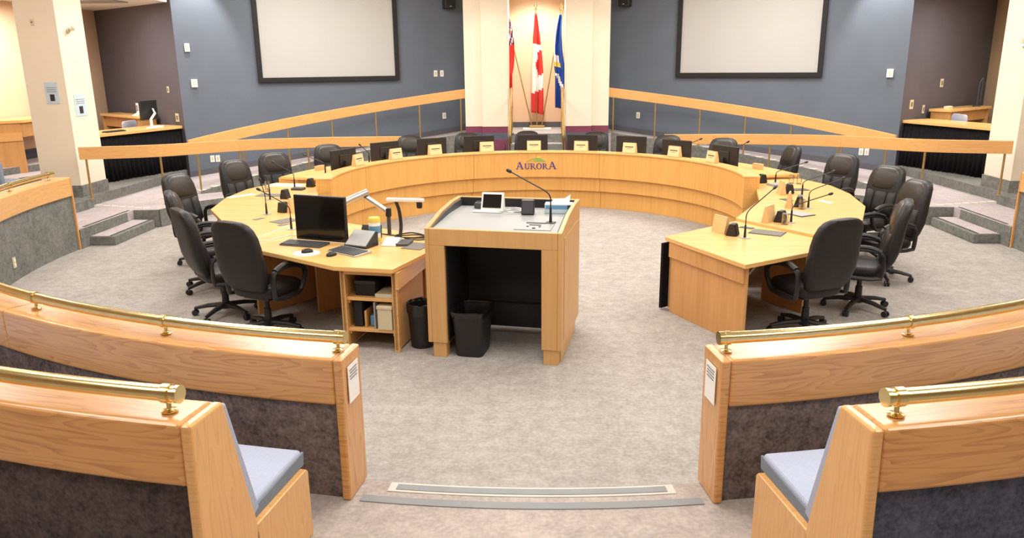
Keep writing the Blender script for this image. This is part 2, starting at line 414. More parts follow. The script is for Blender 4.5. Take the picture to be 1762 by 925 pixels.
# ramps, landings and steps on each side
def strip(top_a, top_b, z_low=0.0):
    """closed solid between two 3D polylines (tops) down to z_low"""
    m = MB(); n = len(top_a); vs = []
    for a, b in zip(top_a, top_b):
        vs += [a, b, (b[0], b[1], z_low), (a[0], a[1], z_low)]
    fs = []
    for i in range(n-1):
        for k in range(4): fs.append((i*4+k, i*4+(k+1) % 4, (i+1)*4+(k+1) % 4, (i+1)*4+k))
    fs += [(0, 1, 2, 3), ((n-1)*4+3, (n-1)*4+2, (n-1)*4+1, (n-1)*4)]
    return m.add(vs, fs)
RU = 6.75
def upper_z(th): return .27+.69*(60.5-abs(th))/(60.5-12.5)
for s, nm in SIDES:
    N = 24; fa = []; ba = []
    for i in range(N+1):
        k = i/N; th = 60.5-48.0*k; x, y = pol(th*s, RU); z = upper_z(th); fa.append((x, y, z)); ba.append(on_wall(s, k, z))
    o = strip(fa, ba).build('ramp_upper_'+nm, M_RAMPC)
    struct(o, 'upper carpeted ramp rising along the %s blue wall' % nm, 'ramp')
    # grey carpeted face of the ramp
    m = MB(); fs = [(x, y, 0) for x, y, z in fa]
    vs = []
    for (x, y, z) in fa:
        nx, ny = (x-C[0])/RU, (y-C[1])/RU
        vs += [(x-nx*.012, y-ny*.012, 0), (x-nx*.012, y-ny*.012, z), (x+nx*.012, y+ny*.012, z+.002), (x+nx*.012, y+ny*.012, 0)]
    ff = [(i*4+k, i*4+(k+1) % 4, (i+1)*4+(k+1) % 4, (i+1)*4+k) for i in range(N) for k in range(4)]
    m.add(vs, ff); m.build('ramp_face', M_GREYC, o)
    # edge tape dashes on the upper ramp
    for i in range(17):
        th = 60.0-2.3*i; x, y = pol(th*s, RU+.05); z = upper_z(th)
        box((x, y, z+.004), (.15, .085, .01), -rad(th*s)).build('tape_dash', M_STRIPE, o)
    # lower ramp
    fa = []; ba = []
    for i in range(N+1):
        k = i/N; th = 68-47.6*k; z = .27*(1-k)+.004*k
        x, y = pol(th*s, 6.0); fa.append((x, y, z)); x, y = pol(th*s, RU-.012); ba.append((x, y, z))
    o = strip(fa, ba, -.01).build('ramp_lower_'+nm, M_RAMPC); struct(o, 'lower carpeted ramp descending behind the %s chairs' % nm, 'ramp')
    m = MB(); vs = []
    for (x, y, z) in fa:
        nx, ny = (x-C[0])/6.0, (y-C[1])/6.0
        vs += [(x-nx*.012, y-ny*.012, -.01), (x-nx*.012, y-ny*.012, z), (x+nx*.012, y+ny*.012, z+.002), (x+nx*.012, y+ny*.012, -.01)]
    m.add(vs, ff); m.build('ramp_face', M_GREYC, o)
    # landing
    poly = [(s*7.05, 10.06), (s*6.2, 10.06), (s*6.18, 11.5)]+[pol(th*s, 6.0) for th in (74.4, 72, 70, 68)]+[pol(th*s, RU) for th in (68, 66, 64, 62, 60.5)]+[(s*6.83, 15.0), (s*7.05, 15.12)]
    if s > 0: poly = poly[::-1]
    m = MB(); m.prism(poly, 0, .27); ld = struct(m.build('landing_'+nm, M_RAMPC), 'carpeted landing at the top of the %s steps' % nm, 'landing')
    m = MB(); m.sweep(arc(6.0, s*74.6, s*67.9, 4), rect(-.014, .014, 0, .272)); m.build('landing_riser', M_GREYC, ld)
    m = MB(); m.box((s*6.195, 10.79, .13), (.025, 1.44, .272)); m.build('landing_riser', M_GREYC, ld)
    m = MB(); m.box((s*6.0, 11.51, .13), (.4, .025, .272)); m.build('landing_riser', M_GREYC, ld)
    m = MB(); m.box((s*6.235, 10.86, .272), (.035, 1.22, .006)); m.build('nosing', M_DGREY, ld)
    for i in range(7):
        box((s*(6.95-.15*i), 11.92-.045*i, .273), (.09, .055, .008), s*rad(-8)).build('tape_dash', M_STRIPE, ld)
    m = MB(); m.box((s*6.02, 10.86, .064), (.36, 1.16, .132)); st = struct(m.build('step_'+nm, M_GREYC, None, bevel=.012), 'low grey carpeted step up to the %s landing' % nm, 'step')
    m = MB(); m.box((s*6.04, 10.86, .131), (.26, 1.14, .004)); m.build('tread', M_RAMPC, st)
    m = MB(); m.box((s*5.905, 10.86, .132), (.03, 1.12, .005)); m.build('nosing', M_DGREY, st)
    # small upper step and grey curb carrying the alcove platform
    m = MB(); m.box((s*7.24, 10.95, .21), (.62, 1.62, .42)); struct(m.build('step_upper_'+nm, M_GREYC, None, bevel=.012), 'grey carpeted step beside the %s column foot' % nm, 'step')
    m = MB(); m.prism([(s*7.06, 11.77), (s*6.9, 15.05), (s*9.5, 17.15), (s*9.5, 11.77)][::s], 0, .42)
    struct(m.build('alcove_platform_'+nm, M_GREYC), 'raised grey carpeted platform of the %s alcove' % nm, 'platform')
# outside tiers at far left / right beyond the partition
for s, nm in SIDES:
    for (r0, r1, z, lab) in ((6.45, 9.0, .45, 'low'), (9.0, 9.5, .62, 'middle'), (9.5, 12.5, .74, 'upper')):
        pts = arc(r0, 62 if r0 > 8.9 else 90, 98, 14); pts = [(s*x, y, 0) for x, y, _ in pts]
        pa = [(x, y, z) for x, y, _ in pts]; pb = [(s*pol(t, r1)[0], pol(t, r1)[1], z) for t in [(62 if r0 > 8.9 else 90)+(98-(62 if r0 > 8.9 else 90))*i/14 for i in range(15)]]
        pb = [(max(-9.49, min(9.49, x)), y, zz) for x, y, zz in pb]; pa = [(max(-9.48, min(9.48, x)), y, zz) for x, y, zz in pa]
        o = strip(pa, pb, 0).build('side_tier_%s_%s' % (lab, nm), M_GREYC)
        struct(o, '%s carpeted tier outside the partition on the %s' % (lab, nm), 'floor')
        pa = [(x, y, z+.004) for x, y, z in pa]; pb = [(x, y, z+.004) for x, y, z in pb]
        strip(pa, pb, z+.0005).build('tread', M_RAMPC, o)

# centre: stairs, platform, niche, pilasters
m = MB(); m.box((0, 17.4, .475), (3.1, 1.98, .95)); pf = struct(m.build('flag_platform', M_RAMPC), 'light carpeted platform under the flags', 'platform')
m = MB(); m.box((0, 16.4, .47), (1.18, .03, .95)); m.build('platform_riser', M_GREYC, pf)
for i in range(4):
    z = .76-.19*i; y0 = 16.1-.3*i
    m = MB(); m.box((0, (y0+16.41)/2, z/2), (1.18, 16.41-y0, z)); o = struct(m.build('stair_step', M_GREYC), '%s stair step below the flag platform' % ('top', 'second', 'third', 'lowest')[i], 'step')
    m = MB(); m.box((0, y0+.16, z+.003), (1.16, .28, .006)); m.build('tread', M_RAMPC, o)
m = MB(); m.box((0, 18.15, 2.3), (2.4, .2, 4.6)); nw = struct(m.build('wall_niche', M_PEACH), 'peach back wall of the flag niche', 'wall')
m = MB(); m.box((0, 18.035, 1.0), (1.3, .03, .14)); struct(m.build('baseboard_niche', M_BASEB), 'grey baseboard at the foot of the niche wall', 'baseboard')
for s, nm in SIDES:
    t = thing('pilaster', 'wide cream pilaster %s of the flags with a maroon base band' % nm, 'column', (0, 0, 0), 0, None, 'structure')
    m = MB(); m.box((s*1.3, 17.2, 2.3), (.37, 1.66, 4.6)); m.build('outer_shaft', M_CREAM, t)
    m = MB(); m.box((s*.865, 17.19, 2.3), (.53, 1.8, 4.6)); m.build('inner_shaft', M_CREAM, t)
    for z0, z1, mt in ((.98, 1.11, M_MAROON), (.84, .98, M_SLATE), (.0, .84, M_MAROON)):
        m = MB(); m.box((s*1.3, 16.8, (z0+z1)/2), (.382, .88, z1-z0)); m.build('base_band', mt, t)
        m = MB(); m.box((s*.865, 16.78, (z0+z1)/2), (.538, .99, z1-z0)); m.build('base_band', mt, t)

# side columns
for s, nm in SIDES:
    t = thing('column', 'tall cream square column beside the %s steps' % nm, 'column', (0, 0, 0), 0, None, 'structure')
    m = MB(); m.box((s*7.45, 12.2, 2.3), (.62, .72, 4.6)); m.build('shaft', M_CREAM, t)
    m = MB(); m.box((s*7.445, 12.2, .3), (.65, .75, .6)); m.build('carpet_base', M_GREYC, t)
    for k, (yy, zz) in enumerate(((12.14, 1.84),)):
        sg = tag(box((s*7.136, yy, zz-.02), (.008, .3, .33)).build('notice', M_PAPERB), 'pale blue notice taped to the %s column face toward the dais' % nm, 'notice') if s < 0 else None
        if sg:
            box((s*7.131, yy, zz-.09), (.004, .1, .11)).build('picture', M_INK, sg)
            for j in range(3): box((s*7.131, yy, zz+.07-.03*j), (.004, .22, .008)).build('print_line', M_INKG, sg)
    if s < 0:
        sg = tag(box((-7.37, 11.835, 2.02), (.2, .008, .32)).build('notice', M_PAPERB), 'shaded pale blue notice on the near face of the left column', 'notice')
        box((-7.37, 11.83, 1.95), (.07, .004, .1)).build('picture', M_INK, sg)
        for j in range(3): box((-7.37, 11.83, 2.1-.03*j), (.15, .004, .008)).build('print_line', M_INKG, sg)
        t = thing('security_camera', 'small cream security camera on the left column', 'camera', (-7.13, 12.1, 2.93))
        m = MB(); m.lathe([(.035, 0), (.035, .02)], 12, (0, 0, 0), 'x'); m.build('mount', M_CREAMB, t)
        m = MB(); m.tube([(.02, 0, 0), (.08, 0, .03)], .012); m.build('arm', M_CREAMB, t)
        m = MB(); m.tube([(.04, .07, .06), (.12, -.08, .02)], .028, 10); m.build('body', M_CREAMB, t)
        t = thing('wall_sensor', 'tiny sensor plate on the shaded column face', 'sensor', (-7.5, 11.832, 3.05))
        box((0, 0, 0), (.05, .015, .08)).build('plate', M_CREAMB, t); box((0, -.01, 0), (.014, .01, .014)).build('lens', M_INK, t)
    else:
        t = thing('wall_sensor', 'white motion sensor box on the right column', 'sensor', (7.12, 12.0, 2.62))
        box((0, 0, 0), (.05, .12, .14)).build('body', M_WHITE, t); box((-.028, 0, .01), (.012, .08, .07)).build('window', M_CREAMB, t)

# round partition with brass rail, both halves
def brass_rail(name, label, R, th0, th1, z, fit, n=40, big=.031):
    x, y = pol(th0, R); t = thing(name, label, 'handrail', (x, y, z-.07))
    off = (x, y, z-.07)
    m = MB(); m.tube(arc(R, th0, th1, n, z), big, 12); m.build('rail_tube', M_BRASS, t, 0, True, off=off)
    for th, hasring in fit:
        px, py = pol(th, R)
        m = MB(); m.lathe([(.03, 0), (.03, .004), (.012, .008), (.009, .012), (.009, .05)], 14, (px, py, z-.07)); m.build('bracket', M_BRASS, t, 0, True, off=off)
        tg = rad(th)
        if hasring:
            dth = .5 if th < th1 else -.5
            m = MB(); m.tube([pol(th+k, R)+(z,) for k in (-.12, .12)], big+.006, 14); m.build('collar', M_BRASS, t, 0, True, off=off)
    m = MB(); a, b = pol(th0, R), pol(th0+(th1-th0)*.004, R)
    m.tube([a+(z,), b+(z,)], big+.004, 14); m.build('end_cap', M_BRASS, t, 0, True, off=off)
    return t
PT = .985
for s, nm in SIDES:
    a0, a1 = (s*171.6, s*89.0)
    x, y = pol(s*171.6, 6.31)
    t = thing('partition', 'curved oak-topped carpeted partition on the %s of the entrance' % nm, 'partition', (0, 0, 0))
    def sw(name, mat, r0, r1, z0, z1, t0=a0, t1=a1, n=44, bev=0, parent=t, u0=0):
        m = MB(); m.sweep(arc((r0+r1)/2, t0, t1, n), rect(-(r1-r0)/2, (r1-r0)/2, z0, z1), 0, u0); return m.build(name, mat, parent, bev, False, 3)
    e0 = a0-s*.42
    # oak cap split in boards
    cuts = [e0, s*150, s*128, s*108, a1]
    for i in range(4):
        sw('cap_board', M_OAKL if i == 3 else M_OAK, 6.19, 6.43, PT-.25, PT, cuts[i], cuts[i+1], 14, .014 if i == 0 else .012, t, i*3.3)
    sw('inner_carpet', M_GREYC, 6.215, 6.30, 0, PT-.25, e0, a1)
    sw('outer_carpet', M_BROWNC, 6.30, 6.405, .2, PT-.25, e0, a1)
    m = MB(); m.sweep(arc(6.31, a0, e0, 2), rect(-.125, .125, .1985, PT)); m.build('end_post', M_OAK, t, .012, False, 3)
    m = MB(); m.sweep(arc(6.31, a1, a1-s*.25, 2), rect(-.12, .12, 0, PT)); m.build('end_trim', M_OAK, t, .006)
    # paper sign on the end post
    th = a0+s*.02; c0 = pol(a0+s*.06, 6.31)
    rz = -rad(a0)
    sg = tag(box((c0[0], c0[1], PT-.16), (.003, .135, .2), rz).build('paper_sign', M_PAPER), 'white paper sign on the oak end of the %s partition' % nm, 'sign')
    for j in range(4):
        ex = s*.0025
        c1 = (c0[0]+ex*cos(rz), c0[1]+ex*sin(rz))
        box((c1[0], c1[1], PT-.085-.016*j), (.002, .1-.012*(j % 2), .006), rz).build('print_line', M_INKG, sg)
    fits = [(s*171.0, True), (s*161.5, True), (s*151.5, True), (s*141, True), (s*130, True), (s*119, True), (s*108, True), (s*99.5, True), (s*91.5, True)]
    brass_rail('brass_handrail', 'curved brass handrail on top of the %s partition' % nm, 6.31, s*171.4, s*90.5, PT+.075, fits)
    # outlet on the inner face
    if 1:
        px, py = pol(s*103.5, 6.21)
        o = thing('wall_outlet', 'cream outlet plate low on the inside of the %s partition' % nm, 'outlet', (px, py, .22), -rad(s*103.5))
        box((0, -.004, 0), (.075, .012, .12)).build('plate', M_CREAMB, o)
        for zz in (-.025, .025): box((0, -.012, zz), (.03, .006, .03)).build('socket', M_WHITE, o)

# near benches
BT = 1.18
for s, nm in SIDES:
    a0, a1 = s*171.0, s*140.0
    t = thing('bench', 'curved oak audience bench with grey-blue cushions on the near %s' % nm, 'bench', (0, 0, 0))
    prof_back = [(0.0, .2), (0.0, BT-.0), (-.0, BT)]
    def sw2(name, mat, prof, t0, t1, n=24, bev=0, u0=0, par=t):
        R = 7.3; m = MB(); pr = [(s*0+(-(r-R) if s < 0 else (r-R)), z) for r, z in prof]
        # travel direction: decreasing |theta|; left of travel is outward for increasing theta only
        pts = arc(R, t0, t1, n)
        sign = 1 if t1 > t0 else -1
        pr = [((r-R)*sign, z) for r, z in prof]
        m.sweep(pts, pr, 0, u0); return m.build(name, mat, par, bev, False, 3)
    e0 = a0-s*.34
    sw2('top_board', M_OAK, [(7.57, BT-.25), (7.57, BT), (7.36, BT), (7.34, BT-.25)], e0, a1, 24, .014)
    sw2('back_carpet', M_BLUEC if s > 0 else M_BROWND, [(7.54, .2), (7.54, BT-.25), (7.36, BT-.25), (7.36, .2)], e0, a1)
    sw2('end_panel', M_OAKL, [(7.6, .2), (7.575, BT), (7.36, BT), (7.21, .57), (7.15, .2)], a0, e0, 2, .012)
    sw2('seat_end_panel', M_OAKL, [(7.3, .2), (7.22, .56), (6.76, .56), (6.74, .54), (6.74, .2)], a0, e0, 2, .006)
    sw2('back_cushion', M_SEATB, [(7.37, BT-.02), (7.335, BT-.015), (7.18, .62), (7.23, .6)], e0+s*.3, a1, 24, .01)
    cu = sw2('seat_cushion', M_SEATB, [(7.24, .63), (6.73, .645), (6.72, .56), (7.26, .56)], e0+s*.02, a1, 24, .018)
    sw2('piping', M_PIPE, [(7.2, .555), (6.725, .56), (6.715, .625), (7.2, .61)], e0+s*.1, e0-s*.01, 2, .004, 0, cu)
    sw2('seat_base', M_OAK, [(7.25, .2), (7.25, .56), (6.82, .56), (6.82, .2)], e0, a1)
    brass_rail('brass_handrail', 'thick brass handrail on the near %s bench back' % nm, 7.48, s*170.3, s*141, BT+.075, [(s*169.9, True), (s*160, True), (s*150, True)], 26)

# curved oak ramp rails
def oak_rail(name, label, pts, h, posts, seams, thick=.045):
    """pts: (x,y,ztop); posts: (x,y,zfoot,ztop); seams: index cuts"""
    t = thing(name, label, 'railing', (pts[0][0], pts[0][1], 0)); off = (pts[0][0], pts[0][1], 0)
    cuts = [0]+seams+[len(pts)-1]; u = 0
    for a, b in zip(cuts[:-1], cuts[1:]):
        m = MB(); m.sweep(pts[a:b+1], rect(-thick/2, thick/2, -h, 0), 0, u); u += 3.7
        m.build('rail_board', M_OAKL, t, .006, off=off)
    for (x, y, z0, z1) in posts:
        m = MB(); m.tube([(x, y, z0), (x, y, z1)], .016, 10); p = m.build('post', M_BRASSD, t, 0, True, off=off)
        m = MB(); m.lathe([(.035, z0), (.035, z0+.006), (.018, z0+.012)], 12, (x, y, 0)); m.build('foot_flange', M_BRASSD, p, 0, True, off=off)
    return t
def catmull(P, n=8):
    out = []
    Q = [P[0]]+P+[P[-1]]
    for i in range(1, len(Q)-2):
        p0, p1, p2, p3 = [Vector(q) for q in Q[i-1:i+3]]
        for k in range(n):
            t = k/n
            out.append(tuple(.5*((2*p1)+(-p0+p2)*t+(2*p0-5*p1+4*p2-p3)*t*t+(-p0+3*p1-3*p2+p3)*t**3)))
    out.append(tuple(P[-1])); return out
for s, nm in SIDES:
    pts = []
    for i in range(25):
        th = 61.5-49.3*i/24; x, y = pol(th*s, RU+.03); pts.append((x, y, upper_z(th)+.915))
    posts = [pol(th*s, RU+.03)+(upper_z(th), upper_z(th)+.75) for th in (60.2, 52.3, 44.4, 36.6, 28.8, 21.0, 13.6)]
    oak_rail('ramp_railing', 'upper oak band railing on brass posts climbing along the %s wall' % nm, pts, .19, posts, [12])
    P = [(s*2.5, 15.42, 1.005), (s*4.1, 14.5, 1.08), (s*5.1, 13.2, 1.165), (s*5.9, 12.0, 1.215), (s*6.93, 11.56, 1.228)]
    pts = catmull(P, 8)
    posts = []
    for i, zf in ((1, .03), (9, .06), (16, .16), (24, .272), (31, .425)):
        x, y, z = pts[i]; posts.append((x, y, zf, z-.1))
    oak_rail('ramp_railing', 'lower oak band railing behind the chairs on the %s' % nm, pts, .19, posts, [16])

# ================================================================== dais
dz = thing('dais', 'long curved maple council dais with stepped front panels', 'desk', (D[0], D[1], 0)); OFF = (D[0], D[1], 0)
def dsw(name, mat, r0, r1, z0, z1, t0, t1, n, bev=0, par=dz):
    m = MB(); m.sweep(arc((r0+r1)/2, t0, t1, n, 0, 0, D), rect(-(r1-r0)/2, (r1-r0)/2, z0, z1)); return m.build(name, mat, par, bev, False, off=OFF)
cuts = [-95.5, -68, -22.5, 22.5, 68, 95.5]
for i in range(5):
    n = 12; g = .05
    dsw('upper_panel', M_MAPLE, 2.72, 2.77, .52, .925, cuts[i]+g, cuts[i+1]-g, n, .003)
    dsw('middle_panel', M_MAPLE, 2.775, 2.815, .29, .54, cuts[i]+g, cuts[i+1]-g, n, .003)
    dsw('lower_panel', M_MAPLE, 2.825, 2.865, .0, .31, cuts[i]+g, cuts[i+1]-g, n, .003)
dsw('ledge', M_TOP, 2.705, 2.92, .925, .95, -95.5, 95.5, 60, .005)
dsw('ledge_back', M_MAPLE, 2.875, 2.915, .80, .926, -95.5, 95.5, 60)
for a in (-95.4, 95.1): dsw('ledge_end', M_MAPLE, 2.722, 2.915, .0, .926, a, a+.3, 2)
dsw('counter', M_TOP, 2.88, 3.75, .80, .84, -80, 80, 60, .006)
for a in (-79.5, -47, -16, 16, 47, 79): dsw('support_panel', M_VEN, 2.92, 3.6, .0, .80, a, a+.5, 2)

# town wordmark on the dais front
def glyph(ch):
    q = []
    def bar(x0, y0, x1, y1, w0, w1=None):
        w1 = w0 if w1 is None else w1
        q.append([(x0-w0/2, y0), (x0+w0/2, y0), (x1+w1/2, y1), (x1-w1/2, y1)])
    def rc(x0, y0, x1, y1): q.append([(x0, y0), (x1, y0), (x1, y1), (x0, y1)])
    def arcs(cx, cy, ro, rO, ri, rI, a0, a1, n=10):
        for i in range(n):
            a, b = rad(a0+(a1-a0)*i/n), rad(a0+(a1-a0)*(i+1)/n)
            q.append([(cx+ri*cos(a), cy+rI*sin(a)), (cx+ro*cos(a), cy+rO*sin(a)), (cx+ro*cos(b), cy+rO*sin(b)), (cx+ri*cos(b), cy+rI*sin(b))])
    if ch == 'A':
        bar(.14, 0, .45, 1, .09); bar(.84, 0, .47, 1, .19, .17); rc(.25, .3, .68, .37); rc(0, 0, .3, .06); rc(.64, 0, 1.02, .06); w = 1.02
    elif ch == 'U':
        rc(.1, .3, .27, 1); rc(.68, .3, .77, 1); arcs(.435, .32, .335, .34, .17, .25, 180, 360); rc(0, .94, .38, 1); rc(.57, .94, .88, 1); w = .88
    elif ch == 'R':
        rc(.1, 0, .27, 1); rc(0, 0, .38, .06); rc(0, .94, .3, 1); arcs(.36, .73, .33, .27, .17, .2, -90, 90); rc(.2, .94, .36, 1); rc(.2, .46, .36, .53)
        bar(.86, -.06, .4, .48, .2, .18); w = .92
    else:
        arcs(.45, .5, .45, .53, .26, .46, 0, 360, 20); w = .9
    return q, w
lg = thing('town_logo', 'purple town wordmark AURORA under green hills on the dais', 'logo', (0, D[1]+2.72, .655))
def put_poly(m, poly, R, depth, dz_, xo=0.0, c=D):
    vs = []
    for k in (0, 1):
        for (x, z) in poly:
            th = x/R; r = R-(depth if k else 0.0)
            vs.append((r*sin(th), c[1]+r*cos(th)-(D[1]+2.72), z+dz_))
    n = len(poly)
    m.add(vs, [tuple(range(n)), tuple(range(2*n-1, n-1, -1))]+[(i, (i+1) % n, n+(i+1) % n, n+i) for i in range(n)])
x = 0; glyphs = []
for k, ch in enumerate('AURORA'):
    q, w = glyph(ch); h = .122 if k in (0, 5) else .094
    glyphs.append((ch, q, x, h)); x += w*h*1.12+.006
for ch, q, x0, h in glyphs:
    m = MB()
    for poly in q: put_poly(m, [(x0+px*h*1.12-x/2, py*h) for px, py in poly], 2.72, .006, 0)
    m.build('letter', M_PURPLE, lg)
m = MB()
for i in range(14):
    a, b = i/14, (i+1)/14
    f = lambda t: -.17+.34*t
    hz = lambda t: .12+.055*sin(pi*t)
    put_poly(m, [(f(a), hz(a)-.004), (f(b), hz(b)-.004), (f(b), hz(b)+.012*sin(pi*b)+.001), (f(a), hz(a)+.012*sin(pi*a)+.001)], 2.72, .005, 0)
m.build('hill', M_GREEN, lg)
m = MB()
for i in range(10):
    a, b = i/10, (i+1)/10
    f = lambda t: -.06+.2*t
    put_poly(m, [(f(a), .14-.02*a), (f(b), .14-.02*b), (f(b), .14-.02*b+.03*sin(pi*b)+.001), (f(a), .14-.02*a+.03*sin(pi*a)+.001)], 2.72, .006, 0)
m.build('hill', M_GREEN, lg)
m = MB(); put_poly(m, [(.045+.035*cos(rad(a)), .19+.026*sin(rad(a))) for a in range(0, 181, 15)], 2.72, .004, 0); m.build('sun', M_YELLOW, lg)

# ================================================================== side desks
def desk(name, label, poly, z, loc, panels, edge=True):
    t = thing(name, label, 'desk', (loc[0], loc[1], 0)); off = (loc[0], loc[1], 0)
    m = MB(); m.prism(poly, z-.04, z); m.build('worktop', M_TOP, t, .005, off=off)
    for (nmx, p0, p1, th, z0, z1, mt) in panels:
        dx, dy = p1[0]-p0[0], p1[1]-p0[1]; L = math.hypot(dx, dy)
        m = MB(); m.box(((p0[0]+p1[0])/2, (p0[1]+p1[1])/2, (z0+z1)/2), (L, th, z1-z0), math.atan2(dy, dx)); m.build(nmx, mt, t, .003, off=off)
    return t
def lerp(a, b, k): return (a[0]+(b[0]-a[0])*k, a[1]+(b[1]-a[1])*k)
# right near desk
A, B = (1.27, 7.41), (1.77, 6.32)
desk('desk', 'right-hand near maple desk with a plain end panel facing the lectern', [A, B, (2.58, 6.84), (2.80, 7.16), (2.14, 8.16)], .75, (2.0, 7.2), [
    ('apron_panel', (1.32, 7.36), (1.79, 6.40), .035, .56, .71, M_VEN), ('end_panel', (1.345, 7.36), (1.815, 6.40), .03, .0, .71, M_VEN),
    ('modesty_panel', (1.34, 7.42), (2.15, 8.10), .03, .02, .71, M_VEN), ('support_panel', (2.35, 7.75), (2.62, 7.3), .03, 0, .71, M_VEN)])
m = MB(); m.box((1.29, 7.45, .35), (.1, .03, .66), rad(40)); tag(m.build('cloth_panel', M_CLOTH), 'black cloth panel hanging at the front edge of the near right desk', 'cloth')
outR = [(2.80, 7.16), (3.40, 8.0), (3.76, 8.82), (3.92, 9.7), (3.92, 10.35), (3.72, 10.98)]
inR = [(2.95, 10.82), (2.87, 10.08), (2.68, 9.25), (2.14, 8.17)]
desk('desk', 'right-hand raised curved maple desk joining the dais', [(2.14, 8.17), (2.80, 7.165)]+outR[1:]+inR[:-1], .78, (3.3, 9.2), [
    ('modesty_panel', (2.20, 8.2), (2.72, 9.25), .03, .02, .74, M_VEN), ('modesty_panel', (2.73, 9.27), (2.92, 10.08), .03, .02, .74, M_BLACK),
    ('modesty_panel', (2.92, 10.1), (2.99, 10.78), .03, .02, .74, M_BLACK), ('support_panel', (2.75, 8.75), (3.55, 8.5), .03, 0, .74, M_VEN), ('support_panel', (2.95, 9.75), (3.75, 9.8), .03, 0, .74, M_VEN)])
# left desk (continuous)
outL = [(-1.17, 6.15), (-1.69, 6.25), (-2.62, 6.9), (-3.27, 7.95), (-3.84, 8.90), (-3.98, 9.7), (-3.96, 10.4), (-3.74, 11.0)]
inL = [(-2.96, 10.82), (-2.88, 10.08), (-2.68, 9.25), (-2.14, 8.16), (-1.42, 7.68), (-.80, 7.22)]
desk('desk', 'left-hand long maple desk holding the clerk computer', (outL+inL)[::-1], .76, (-2.8, 8.4), [
    ('end_panel', (-1.03, 6.94), (-.84, 7.24), .03, 0, .72, M_VEN), ('support_panel', (-2.17, 7.33), (-1.9, 7.58), .03, 0, .72, M_VEN), ('modesty_panel', (-2.20, 8.12), (-1.45, 7.62), .03, .02, .72, M_VEN),
    ('modesty_panel', (-1.45, 7.62), (-.86, 7.23), .03, .02, .72, M_VEN), ('modesty_panel', (-2.22, 8.2), (-2.73, 9.25), .03, .02, .72, M_VEN), ('modesty_panel', (-2.74, 9.27), (-2.93, 10.08), .03, .02, .72, M_BLACK),
    ('support_panel', (-2.85, 8.7), (-3.6, 8.5), .03, 0, .72, M_VEN), ('support_panel', (-2.3, 7.9), (-2.75, 7.25), .03, 0, .72, M_VEN)])
# shelf cabinet under the left desk end
cr = -math.atan2(.17, .985)
ck = thing('shelf_cabinet', 'open maple shelf cabinet under the left desk corner', 'cabinet', (-1.16, 6.21, 0), cr)
for xx, dd in ((-.016, 1), (-.48, 0)):
    m = MB(); m.box((xx, .36, .37), (.032, .72, .70)); m.build('side_panel', M_VEN, ck, .003)
    m = MB(); m.box((xx, .025, .36), (.045, .05, .72)); m.build('front_stile', M_OAKL, ck, .004)
m = MB(); m.box((.012, .36, .64), (.03, .74, .15)); m.build('apron_panel', M_OAKL, ck, .003)
m = MB(); m.box((-.25, .02, .70), (.45, .04, .04)); m.build('top_rail', M_OAKL, ck, .003)
for zz in (.46, .18):
    m = MB(); m.box((-.25, .22, zz), (.43, .40, .03)); m.build('shelf', M_OAKL, ck, .003)
    for xx in (-.05, -.45):
        m = MB(); m.box((xx, .06, zz-.03), (.02, .04, .03)); m.build('shelf_cleat', M_OAKL, ck)
m = MB(); m.box((-.25, .45, .42), (.44, .02, .6)); m.build('back_panel', M_BLACK, ck)
def in_cab(x, y): c, s_ = cos(cr), sin(cr); return (-1.16+x*c-y*s_, 6.21+x*s_+y*c)
def cab_item(name, label, cat, x, y, z, d, mat, lid=None, bev=.004):
    px, py = in_cab(x, y); t = thing(name, label, cat, (px, py, z), cr)
    m = MB(); m.box((0, 0, d[2]/2), d); m.build('body', mat, t, bev)
    if lid: m = MB(); m.box((0, 0, d[2]+.008), (d[0]+.012, d[1]+.012, .03)); m.build('lid', lid, t, .006)
    return t
cab_item('equipment_box', 'black equipment box on the upper cabinet shelf', 'box', -.31, .2, .475, (.18, .25, .11), M_BLACK, M_PLASTIC)
cab_item('folder_stack', 'flat cream folder stack on the upper cabinet shelf', 'folder', -.12, .14, .475, (.17, .22, .035), M_CREAMB, None)
cab_item('binder', 'tall black binder on the lower cabinet shelf', 'binder', -.38, .18, .195, (.075, .24, .235), M_BLACK, None)
cab_item('card_file', 'thin brown file leaning on the lower cabinet shelf', 'file', -.31, .15, .195, (.02, .2, .15), M_TOPD, None)
cab_item('pen_cup', 'blue plastic cup on the lower cabinet shelf', 'cup', -.26, .12, .195, (.05, .07, .1), M_BLUEP, None, .012)
cab_item('file_divider', 'thin grey divider standing on the lower cabinet shelf', 'divider', -.215, .15, .195, (.012, .26, .24), M_GREYL, None)
cab_item('storage_bin', 'cream lidded bin on the lower cabinet shelf', 'box', -.12, .15, .195, (.13, .28, .19), M_CREAMB, M_CREAMB)

# ================================================================== lectern
pr = math.atan2(-.215, 1.11)
lt = thing('lectern', 'wide maple lectern with grey top and open black kneehole', 'lectern', (-.89, 6.13, 0), pr)
PW, PD = 1.135, .98
side = [(0, .13), (0, 1.11), (.38, 1.185), (.72, 1.215), (PD, 1.215), (PD, .13)]
for x0, x1 in ((0, .035), (PW-.035, PW)):
    m = MB(); m.xprism(side, x0, x1); m.build('side_panel', M_LECT, lt, .004)
m = MB(); m.box((PW/2, .02, 1.04), (PW-.072, .04, .138)); m.build('apron_panel', M_LECT, lt, .003)
for x0, x1 in ((.036, .165), (PW-.165, PW-.036)):
    m = MB(); m.box(((x0+x1)/2, .02, .55), (x1-x0, .04, .84)); m.build('front_stile', M_LECT, lt, .003)
for x0, x1 in ((.04, .155), (PW-.15, PW-.03)):
    m = MB(); m.box(((x0+x1)/2, .06, .0655), (x1-x0, .1, .131)); m.build('toe_block', M_LECT, lt, .003)
m = MB(); m.box((PW-.05, .5, .065), (.06, .8, .13)); m.build('plinth', M_LECT, lt, .003)
